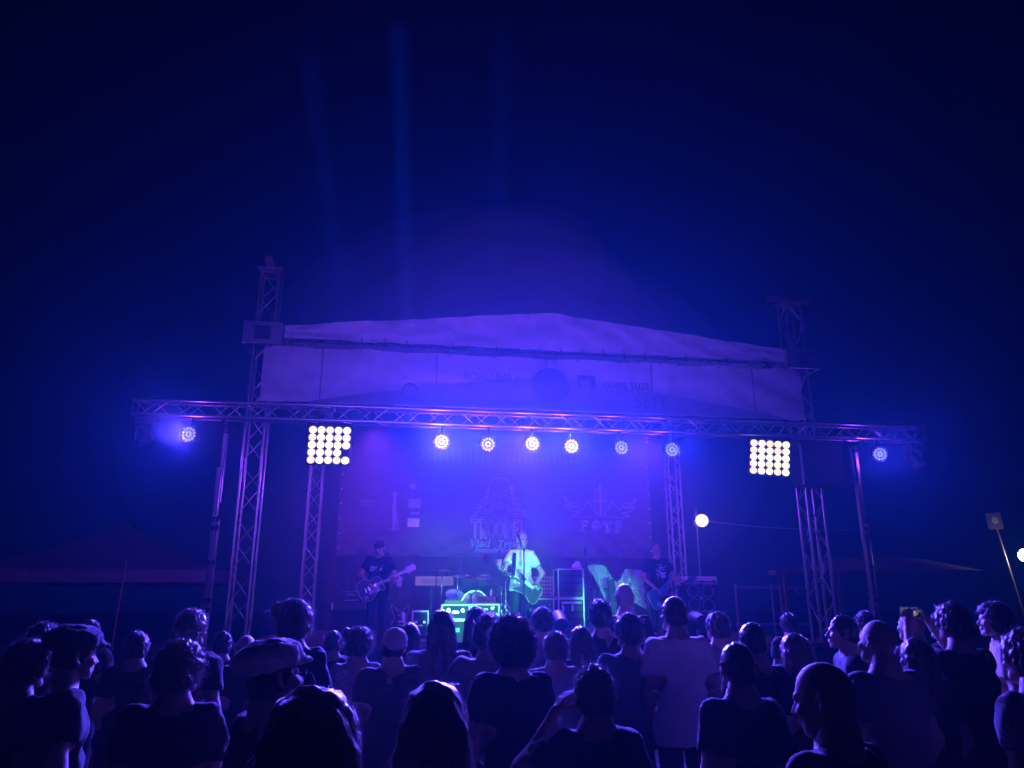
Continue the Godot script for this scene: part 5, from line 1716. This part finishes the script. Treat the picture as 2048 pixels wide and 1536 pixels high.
	block("base", Vector3(0, 0.06, 0), Vector3(0.8, 0.12, 0.8), M.dull_steel, pr)
	mat("sign_grey", Color(0.07, 0.07, 0.08), 0.7)
	var sg := thing("square_sign", "pale square sign on a leaning post above street lamp", "sign", Vector3(19.3, 0, -9.4))
	bar("post", Vector3(0.15, 0, 0), Vector3(-0.45, 3.9, 0), 0.035, M.dull_steel, sg)
	var pn := block("panel", Vector3(-0.52, 4.15, 0.03), Vector3(0.55, 0.52, 0.03), M.sign_grey, sg)
	pn.rotation.z = 0.06
	var dot := Bag.new()
	dot.lathe(Vector3.ZERO, Vector3(0, 0, 1), [[0.0, 0.004], [0.10, 0.004], [0.12, 0.0]], 20)
	part("mark", dot.mesh(), M.print_mid, sg, Vector3(-0.5, 4.17, 0.05))
	glow("street_glow", Color(1.0, 0.95, 0.86), 14.0)
	var sl := thing("street_lamp", "bright white street lamp on a pole at the edge of square", "street lamp", Vector3(19.55, 0, -9.2))
	bar("pole", Vector3(0, 0, 0), Vector3(0, 3.0, 0), 0.05, M.dull_steel, sl)
	bar("arm", Vector3(0, 2.95, 0), Vector3(-0.15, 3.12, 0.1), 0.03, M.dull_steel, sl)
	block("lamp_hood", Vector3(-0.14, 3.16, 0.08), Vector3(0.34, 0.08, 0.24), M.dull_steel, sl, 0.02)
	var lb2 := Bag.new()
	lb2.lathe(Vector3.ZERO, Vector3(-0.25, -0.15, 1), [[0.20, -0.02], [0.19, 0.06], [0.10, 0.12], [0.0, 0.14]], 16)
	part("lamp_glass", lb2.mesh(), M.street_glow, sl, Vector3(-0.14, 3.07, 0.1))
	var so := OmniLight3D.new()
	so.name = "street_light"
	so.light_color = Color(1.0, 0.78, 0.55).linear_to_srgb()
	so.light_energy = 1.2
	so.light_size = 0.1
	so.omni_range = 80.0
	so.omni_attenuation = 2.0
	so.shadow_enabled = true
	sl.add_child(so, true)
	so.position = Vector3(-0.2, 3.02, 0.32)
	# upright beams: movers on the ground behind the stage, and the lamp that whitens the band from the front
	for q in [[0.55, -8.9, Vector3(-0.07, 1, 0.22), 20000.0, "lamp with the strongest beam"], [2.3, -9.0, Vector3(0.0, 1, 0.22), 8000.0, "lamp behind the drum kit"], [-0.2, -8.9, Vector3(-0.18, 1, 0.2), 10000.0, "lamp behind the amplifier"]]:
		beam_lamp(Vector3(q[0], 0, q[1]), q[2], q[3], q[4])
	back_lamp(Vector3(-0.6, 0, 20.5), Vector3(1.8, 5.5, -0.4))
	glow("phone_screen", Color(0.5, 0.65, 1.0), 0.12)
	front_lamp(Vector3(2.1, 0, 2.1), Vector3(2.12, 2.25, -0.95), 13.0, 15.0, "below the singer")
	front_lamp(Vector3(4.0, 0, 2.1), Vector3(3.95, 1.75, -2.5), 16.0, 11.0, "below the plastic sheet")
	front_lamp(Vector3(1.2, 0, 2.1), Vector3(1.4, 1.75, -2.8), 22.0, 15.0, "below the drum kit")

func beam_lamp(at: Vector3, dir: Vector3, power: float, which: String) -> void:
	var o := thing("beam_lamp", "blue upward %s on the ground behind the stage" % which, "stage light", at, 0.0, "beam lamps behind the stage")
	block("base", Vector3(0, 0.09, 0), Vector3(0.36, 0.18, 0.30), M.black_plastic, o, 0.02)
	for s in [-1, 1]:
		block("arm", Vector3(0.15 * s, 0.32, 0), Vector3(0.04, 0.30, 0.14), M.black_plastic, o, 0.01)
	var d := dir.normalized()
	var b := Bag.new()
	b.lathe(Vector3(0, 0.40, 0), d, [[0.0, -0.14], [0.09, -0.14], [0.11, 0.05], [0.11, 0.18], [0.095, 0.18], [0.0, 0.16]], 20)
	part("lamp_head", b.mesh(), M.black_plastic, o)
	var g := Bag.new()
	g.lathe(Vector3(0, 0.40, 0), d, [[0.09, 0.165], [0.05, 0.172], [0.0, 0.174]], 20)
	part("lamp_lens", g.mesh(), M.led_1, o)
	var l := SpotLight3D.new()
	l.name = "beam_light"
	l.light_color = Color(0.03, 0.09, 1.0).linear_to_srgb()
	l.light_energy = power
	l.light_size = 0.06
	l.spot_angle = 1.4
	l.spot_angle_attenuation = 0.9
	l.spot_range = 60.0
	l.spot_attenuation = 2.0
	l.shadow_enabled = true
	o.add_child(l, true)
	var p := Vector3(0, 0.40, 0) + d * 0.2
	l.look_at_from_position(at + p, at + p + d, Vector3.RIGHT)

func front_lamp(at: Vector3, target: Vector3, power: float, angle: float, which: String) -> void:
	var o := thing("front_flood_lamp", "green white flood lamp on a short stand at the stage foot " + which, "stage light", at, 0.0, "flood lamps at the foot of the stage")
	bar("pole", Vector3(0, 0.02, 0), Vector3(0, 1.42, 0), 0.025, M.dull_steel, o)
	for a in [0.4, 2.5, 4.6]:
		bar("leg", Vector3(0, 0.5, 0), Vector3(cos(a) * 0.4, 0.02, sin(a) * 0.4), 0.016, M.dull_steel, o)
	var p := Vector3(0, 1.5, 0)
	var d := (target - at - p).normalized()
	var b := Bag.new()
	b.lathe(p, d, [[0.0, -0.16], [0.08, -0.16], [0.11, 0.0], [0.12, 0.1], [0.105, 0.1], [0.0, 0.08]], 22)
	part("housing", b.mesh(), M.black_plastic, o)
	var g := Bag.new()
	g.lathe(p, d, [[0.10, 0.086], [0.05, 0.096], [0.0, 0.098]], 22)
	part("lamp_lens", g.mesh(), M.front_glow, o)
	var l := SpotLight3D.new()
	l.name = "front_light"
	l.light_color = Color(0.14, 1.0, 0.30).linear_to_srgb()
	l.light_energy = power
	l.light_size = 0.09
	l.spot_angle = angle
	l.spot_angle_attenuation = 0.7
	l.spot_range = 60.0
	l.spot_attenuation = 2.0
	l.shadow_enabled = true
	o.add_child(l, true)
	l.look_at_from_position(at + p + d * 0.14, target, Vector3.UP)

func back_lamp(at: Vector3, target: Vector3) -> void:
	var o := thing("rear_wash_lamp", "violet wash lamp on a tall stand behind the crowd facing the stage", "stage light", at)
	bar("pole", Vector3(0, 0.02, 0), Vector3(0, 4.4, 0), 0.03, M.dull_steel, o)
	for a in [0.4, 2.5, 4.6]:
		bar("leg", Vector3(0, 1.0, 0), Vector3(cos(a) * 0.8, 0.02, sin(a) * 0.8), 0.02, M.dull_steel, o)
	var p := Vector3(0, 4.5, 0)
	var d := (target - at - p).normalized()
	var b := Bag.new()
	b.lathe(p, d, [[0.0, -0.25], [0.12, -0.25], [0.17, 0.0], [0.18, 0.14], [0.16, 0.14], [0.0, 0.12]], 24)
	part("housing", b.mesh(), M.black_plastic, o)
	var g := Bag.new()
	g.lathe(p, d, [[0.155, 0.126], [0.08, 0.136], [0.0, 0.138]], 24)
	part("lamp_lens", g.mesh(), M.led_1, o)
	var l := SpotLight3D.new()
	l.name = "rear_wash_light"
	l.light_color = Color(0.21, 0.075, 1.0).linear_to_srgb()
	l.light_energy = 190.0
	l.light_size = 0.15
	l.spot_angle = 17.2
	l.spot_angle_attenuation = 1.0
	l.spot_range = 80.0
	l.spot_attenuation = 2.0
	l.shadow_enabled = true
	o.add_child(l, true)
	l.look_at_from_position(at + p + d * 0.2, target, Vector3.UP)

func crowd() -> void:
	var list := [
		{"label": "nearest spectator with smooth dark bobbed hair", "at": Vector3(-0.14, 0.00, 10.41), "h": 1.61, "hair": "bob", "near": true, "strands": 2600, "turn": 0.05, "wide": 1.0, "head": "b"},
		{"label": "spectator with long straight hair and flyaway strands lit from ahead", "at": Vector3(0.10, 0.00, 9.89), "h": 1.57, "hair": "long", "near": true, "strands": 3000, "hair_mat": "hair_brown", "head": "b", "turn": -0.05},
		{"label": "bald spectator turned half left with a lit ear beside the slim spectator in front", "at": Vector3(1.31, 0.00, 9.72), "h": 1.60, "hair": "bald", "near": true, "turn": 0.55, "wide": 1.12, "skin": "skin", "look": Vector3(-0.15, 0.2, 0.05)},
		{"label": "spectator with short curly hair glowing at the edges", "at": Vector3(-0.95, 0.00, 8.37), "h": 1.59, "hair": "curly", "near": true, "strands": 2600, "hair_mat": "hair_brown", "turn": -0.1, "wide": 1.02},
		{"label": "spectator in a dark flat cap, face in profile towards the tent side", "at": Vector3(-1.61, 0.00, 7.77), "h": 1.62, "hair": "short", "near": true, "strands": 1500, "hat": "newsboy", "hat_mat": "cap_dark", "turn": -1.05, "wide": 1.05, "shirt": "shirt_black", "skin": "skin_pale"},
		{"label": "spectator wearing a pale cream newsboy cap and glasses", "at": Vector3(-0.48, 0.00, 8.84), "h": 1.60, "hair": "short", "near": true, "strands": 1500, "hat": "newsboy", "hat_mat": "cap_cream", "turn": -1.0, "look": Vector3(0.16, 0, 0.10), "glasses": true, "skin": "skin_pale"},
		{"label": "spectator with tousled hair and a lit ear, in front of the man in black", "at": Vector3(0.81, 0.00, 8.83), "h": 1.51, "hair": "short", "near": true, "strands": 1600, "hair_mat": "hair_brown", "turn": 0.1, "head": "b", "arm": true},
		{"label": "spectator with loose dark curls at the edge by the flat cap", "at": Vector3(-1.83, 0.00, 7.84), "h": 1.57, "hair": "curly", "near": true, "strands": 2200, "hair_mat": "hair_brown", "turn": -0.5},
		{"label": "spectator with a round bushy afro and a black T-shirt", "at": Vector3(0.66, 0.00, 7.80), "h": 1.66, "hair": "afro", "near": true, "strands": 4200, "turn": 0, "wide": 1.06, "shirt": "shirt_black", "skin": "skin_pale"},
		{"label": "slim spectator in a dark shirt with cropped hair and long neck", "at": Vector3(1.58, 0.00, 8.54), "h": 1.59, "hair": "crop", "near": true, "strands": 1800, "turn": 0.05, "wide": 0.92, "shirt": "shirt_black"},
		{"label": "tall spectator in a pale T-shirt and jeans facing the stage", "at": Vector3(2.00, 0.00, 6.69), "h": 1.80, "hair": "crop", "near": true, "strands": 1500, "turn": 0.1, "wide": 0.98, "shirt": "shirt_light", "fit": 0.022, "hem": 0.8},
		{"label": "woman with messy curly hair tied in a side bun", "at": Vector3(-0.66, 0.00, 6.90), "h": 1.76, "hair": "bun", "near": true, "strands": 3000, "hair_mat": "hair_brown", "turn": 0, "head": "b", "wide": 0.9, "skin": "skin_pale"},
		{"label": "spectator in a loose light grey T-shirt beside the bushy afro", "at": Vector3(0.60, 0.00, 6.98), "h": 1.67, "hair": "short", "strands": 1500, "turn": 0.1, "shirt": "shirt_pale", "fit": 0.03, "hem": 0.76},
		{"label": "spectator with a shiny bald head lit along one side", "at": Vector3(2.59, 0.00, 8.19), "h": 1.68, "hair": "bald", "near": true, "turn": 0.15, "wide": 1.05, "shirt": "shirt_grey"},
		{"label": "lean spectator seen in profile between two bald heads", "at": Vector3(3.20, 0.00, 6.86), "h": 1.67, "hair": "crop", "near": true, "strands": 1300, "turn": 1.25, "wide": 0.9, "skin": "skin_pale"},
		{"label": "spectator with long dark hair beside the shiny bald head", "at": Vector3(3.13, 0.00, 7.76), "h": 1.55, "hair": "long", "near": true, "strands": 1800, "head": "b", "turn": 0.1},
		{"label": "bald spectator with a warm glint beyond the shiny bald head", "at": Vector3(3.80, 0.00, 6.75), "h": 1.71, "hair": "bald", "turn": 0.2},
		{"label": "spectator in dark clothes holding up a phone", "at": Vector3(3.59, 0.00, 7.53), "h": 1.75, "hair": "short", "near": true, "strands": 1500, "turn": 0.1, "phone": true, "skin": "skin_pale"},
		{"label": "young spectator in a beige T-shirt, face in warm profile", "at": Vector3(4.58, 0.00, 6.67), "h": 1.74, "hair": "curly", "near": true, "strands": 1500, "turn": 0.95, "shirt": "shirt_beige", "skin": "skin_pale", "wide": 0.95},
		{"label": "spectator in a speckled shirt at the edge beside the beige T-shirt", "at": Vector3(2.87, 0.00, 8.84), "h": 1.64, "hair": "short", "near": true, "strands": 1500, "turn": 0.2, "shirt": "shirt_floral"},
		{"label": "spectator in a light shirt behind the tall spectator in jeans", "at": Vector3(2.74, 0.00, 5.68), "h": 1.66, "hair": "short", "strands": 1500, "turn": 0.05, "shirt": "shirt_pale", "hair_mat": "hair_brown", "skin": "skin_pale"},
		{"label": "spectator with cropped hair and rimmed head between slim spectator and fair haired woman", "at": Vector3(2.25, 0.00, 7.43), "h": 1.64, "hair": "crop", "strands": 1500, "turn": 0.1},
		{"label": "fair haired woman with hair swept to one side", "at": Vector3(2.48, 0.00, 7.46), "h": 1.57, "hair": "long", "strands": 1300, "hair_mat": "hair_fair", "head": "b", "turn": 0.3},
		{"label": "grey haired man in black T-shirt standing higher than the rest", "at": Vector3(2.07, 0.17, 5.28), "h": 1.74, "hair": "crop", "strands": 1500, "hair_mat": "hair_grey", "turn": 0.05, "shirt": "shirt_black", "skin": "skin_pale"},
		{"label": "broad man in a dark grey shirt in front of the grey haired man", "at": Vector3(1.63, 0.00, 6.63), "h": 1.67, "hair": "short", "strands": 1300, "turn": 0, "wide": 1.15, "shirt": "shirt_grey"},
		{"label": "big dark haired man in front of the plastic sheet", "at": Vector3(1.69, 0.00, 5.63), "h": 1.76, "hair": "short", "strands": 1300, "turn": 0.1, "wide": 1.15},
		{"label": "long haired child between the afro and the broad man", "at": Vector3(1.44, 0.00, 6.10), "h": 1.57, "hair": "long", "strands": 1800, "head": "b", "turn": 0, "skin": "skin_pale"},
		{"label": "child in a pale T-shirt beside the bushy afro", "at": Vector3(1.19, 0.00, 6.46), "h": 1.54, "hair": "short", "strands": 1500, "turn": -0.1, "shirt": "shirt_pale", "head": "b", "wide": 0.9, "hair_mat": "hair_brown"},
		{"label": "small dark head seen past the bushy afro", "at": Vector3(1.34, 0.00, 4.87), "h": 1.69, "hair": "short", "strands": 1200, "turn": 0, "wide": 0.9},
		{"label": "woman with dark hair in front of the flight cases", "at": Vector3(0.65, 0.00, 5.47), "h": 1.71, "hair": "long", "strands": 1800, "head": "b", "turn": 0.1, "skin": "skin_pale"},
		{"label": "woman with very long dark hair in front of the lettered board", "at": Vector3(0.29, 0.00, 6.43), "h": 1.70, "hair": "long", "strands": 1300, "head": "b", "turn": -0.1, "shirt": "shirt_grey"},
		{"label": "woman with long dark hair beside the light baseball cap", "at": Vector3(0.14, 0.00, 5.40), "h": 1.58, "hair": "long", "strands": 1800, "head": "b", "turn": 0.1},
		{"label": "spectator wearing a light baseball cap backwards", "at": Vector3(-0.02, 0.00, 6.69), "h": 1.59, "hair": "short", "strands": 1200, "hat": "baseball_back", "hat_mat": "cap_light", "turn": -0.05, "look": Vector3(0.25, 0, -0.2), "wide": 1.05, "skin": "skin_pale"},
		{"label": "spectator with a top knot and a white printed T-shirt", "at": Vector3(-0.30, 0.00, 6.04), "h": 1.56, "hair": "bun", "strands": 1800, "turn": -0.2, "shirt": "shirt_floral", "head": "b", "wide": 0.92},
		{"label": "spectator with warm lit hair beside the truss lift", "at": Vector3(-1.43, 0.00, 6.48), "h": 1.70, "hair": "short", "strands": 1200, "hair_mat": "hair_fair", "turn": -0.2, "shirt": "shirt_black"},
		{"label": "bald child sized spectator with a warm glint by the tower", "at": Vector3(-1.20, 0.00, 5.60), "h": 1.51, "hair": "bald", "turn": 0, "wide": 0.9, "skin": "skin_pale"},
		{"label": "spectator with brown hair behind the flat cap", "at": Vector3(-2.42, 0.00, 6.23), "h": 1.61, "hair": "short", "strands": 1800, "hair_mat": "hair_brown", "turn": -0.3},
		{"label": "dark spectator at the stage front under the amplifier", "at": Vector3(-0.62, 0.00, 4.28), "h": 1.47, "hair": "short", "strands": 1100},
		{"label": "dark head at the stage front below the singer", "at": Vector3(1.10, 0.00, 4.13), "h": 1.58, "hair": "short", "strands": 1100, "skin": "skin_pale"},
		{"label": "dark head by the stage corner before the trestle frame", "at": Vector3(4.42, 0.00, 3.81), "h": 1.61, "hair": "short", "strands": 1100, "rag": true},
		{"label": "dark head by the right truss lift", "at": Vector3(5.17, 0.00, 4.12), "h": 1.64, "hair": "short", "strands": 1100},
		{"label": "dark head behind the warm glint bald spectator", "at": Vector3(4.86, 0.00, 5.69), "h": 1.65, "hair": "short", "strands": 1100, "skin": "skin_pale"},
		{"label": "dark spectator standing between flat cap and curly hair", "at": Vector3(-1.99, 0.00, 5.69), "h": 1.53, "hair": "short", "strands": 1100},
		{"label": "dark spectator far behind the flat cap", "at": Vector3(-2.93, 0.00, 4.03), "h": 1.57, "hair": "short", "strands": 1100},
		{"label": "dark spectator before the left front tower", "at": Vector3(-1.57, 0.00, 4.74), "h": 1.49, "hair": "short", "strands": 1100, "skin": "skin_pale"},
	]
	var step := 0
	for q in list:
		var at: Vector3 = q.at
		step += 1
		rng.seed = 400 + step
		var s: float = q.h / 1.75
		if at.y > 0.02:
			var bx := thing("wooden_box", "sturdy wooden box under the grey haired man's feet", "box", Vector3(at.x, 0, at.z))
			block("crate_body", Vector3(0, at.y * 0.5, 0), Vector3(0.6, at.y, 0.5), M.old_wood, bx, 0.01)
			block("top_board", Vector3(0, at.y - 0.012, 0), Vector3(0.64, 0.024, 0.54), M.old_wood, bx, 0.004)
		if q.get("phone", false):
			q["pose"] = {"elr": Vector3(0.24, 1.18, -0.22) * s, "wrr": Vector3(0.06, 1.62, -0.36) * s, "ell": Vector3(-0.26, 1.22, -0.20) * s, "wrl": Vector3(-0.13, 1.62, -0.34) * s}
			q["hand"] = 1
			q["palmr"] = Vector3(-0.7, 0, -0.6)
			q["palml"] = Vector3(0.7, 0, -0.6)
		elif q.get("arm", false):
			q["pose"] = {"ell": Vector3(-0.32, 1.30, -0.12) * s, "wrl": Vector3(-0.16, 1.52, -0.16) * s}
			q["palml"] = Vector3(1, 0, -0.2)
		elif not q.get("near", false):
			var a := rng.randf_range(-0.04, 0.06)
			q["pose"] = {"wrr": Vector3(0.17 + a, 0.96 + a, -0.20) * s, "wrl": Vector3(-0.20 - a, 0.90, -0.12) * s}
		if not q.has("look"):
			q["look"] = Vector3(rng.randf_range(0.0, 0.16), rng.randf_range(-0.2, 0.2), rng.randf_range(-0.07, 0.07))
		if not q.has("lean"):
			q["lean"] = Vector3(rng.randf_range(-0.04, 0.04), 0, rng.randf_range(-0.03, 0.03))
		if q.get("turn", 0.0) == 0.0:
			q["turn"] = rng.randf_range(-0.3, 0.3)
		var shirts := ["shirt_black", "shirt_grey", "shirt_black", "shirt_black"]
		if not q.has("shirt"):
			q["shirt"] = shirts[step % 4]
		person(q)
		if q.get("phone", false):
			var d := Basis(Vector3.UP, q.turn) * Vector3(-0.03, 1.70, -0.40) * s
			var ph := thing("mobile_phone", "phone with a bright screen edge held up by spectator in dark clothes", "phone", at + d, q.turn)
			block("case", Vector3.ZERO, Vector3(0.152, 0.076, 0.009), M.black_plastic, ph, 0.003)
			part("screen", box_mesh(Vector3(0.142, 0.068, 0.002), 0.0), M.phone_screen, ph, Vector3(0, 0, 0.0055))
			var al := OmniLight3D.new()
			al.name = "screen_light"
			al.light_color = Color(0.75, 0.85, 1.0).linear_to_srgb()
			al.light_energy = 0.006
			al.light_size = 0.04
			al.omni_range = 5.0
			al.omni_attenuation = 2.0
			al.shadow_enabled = true
			ph.add_child(al, true)
			al.position = Vector3(0, 0, 0.02)

func _ready() -> void:
	rng.seed = 7
	noise.seed = 11
	noise.frequency = 1.0
	noise.fractal_octaves = 2
	set_up()
	materials()
	stage()
	lamps()
	people_setup()
	backdrop()
	gear()
	surroundings()
	band()
	crowd()
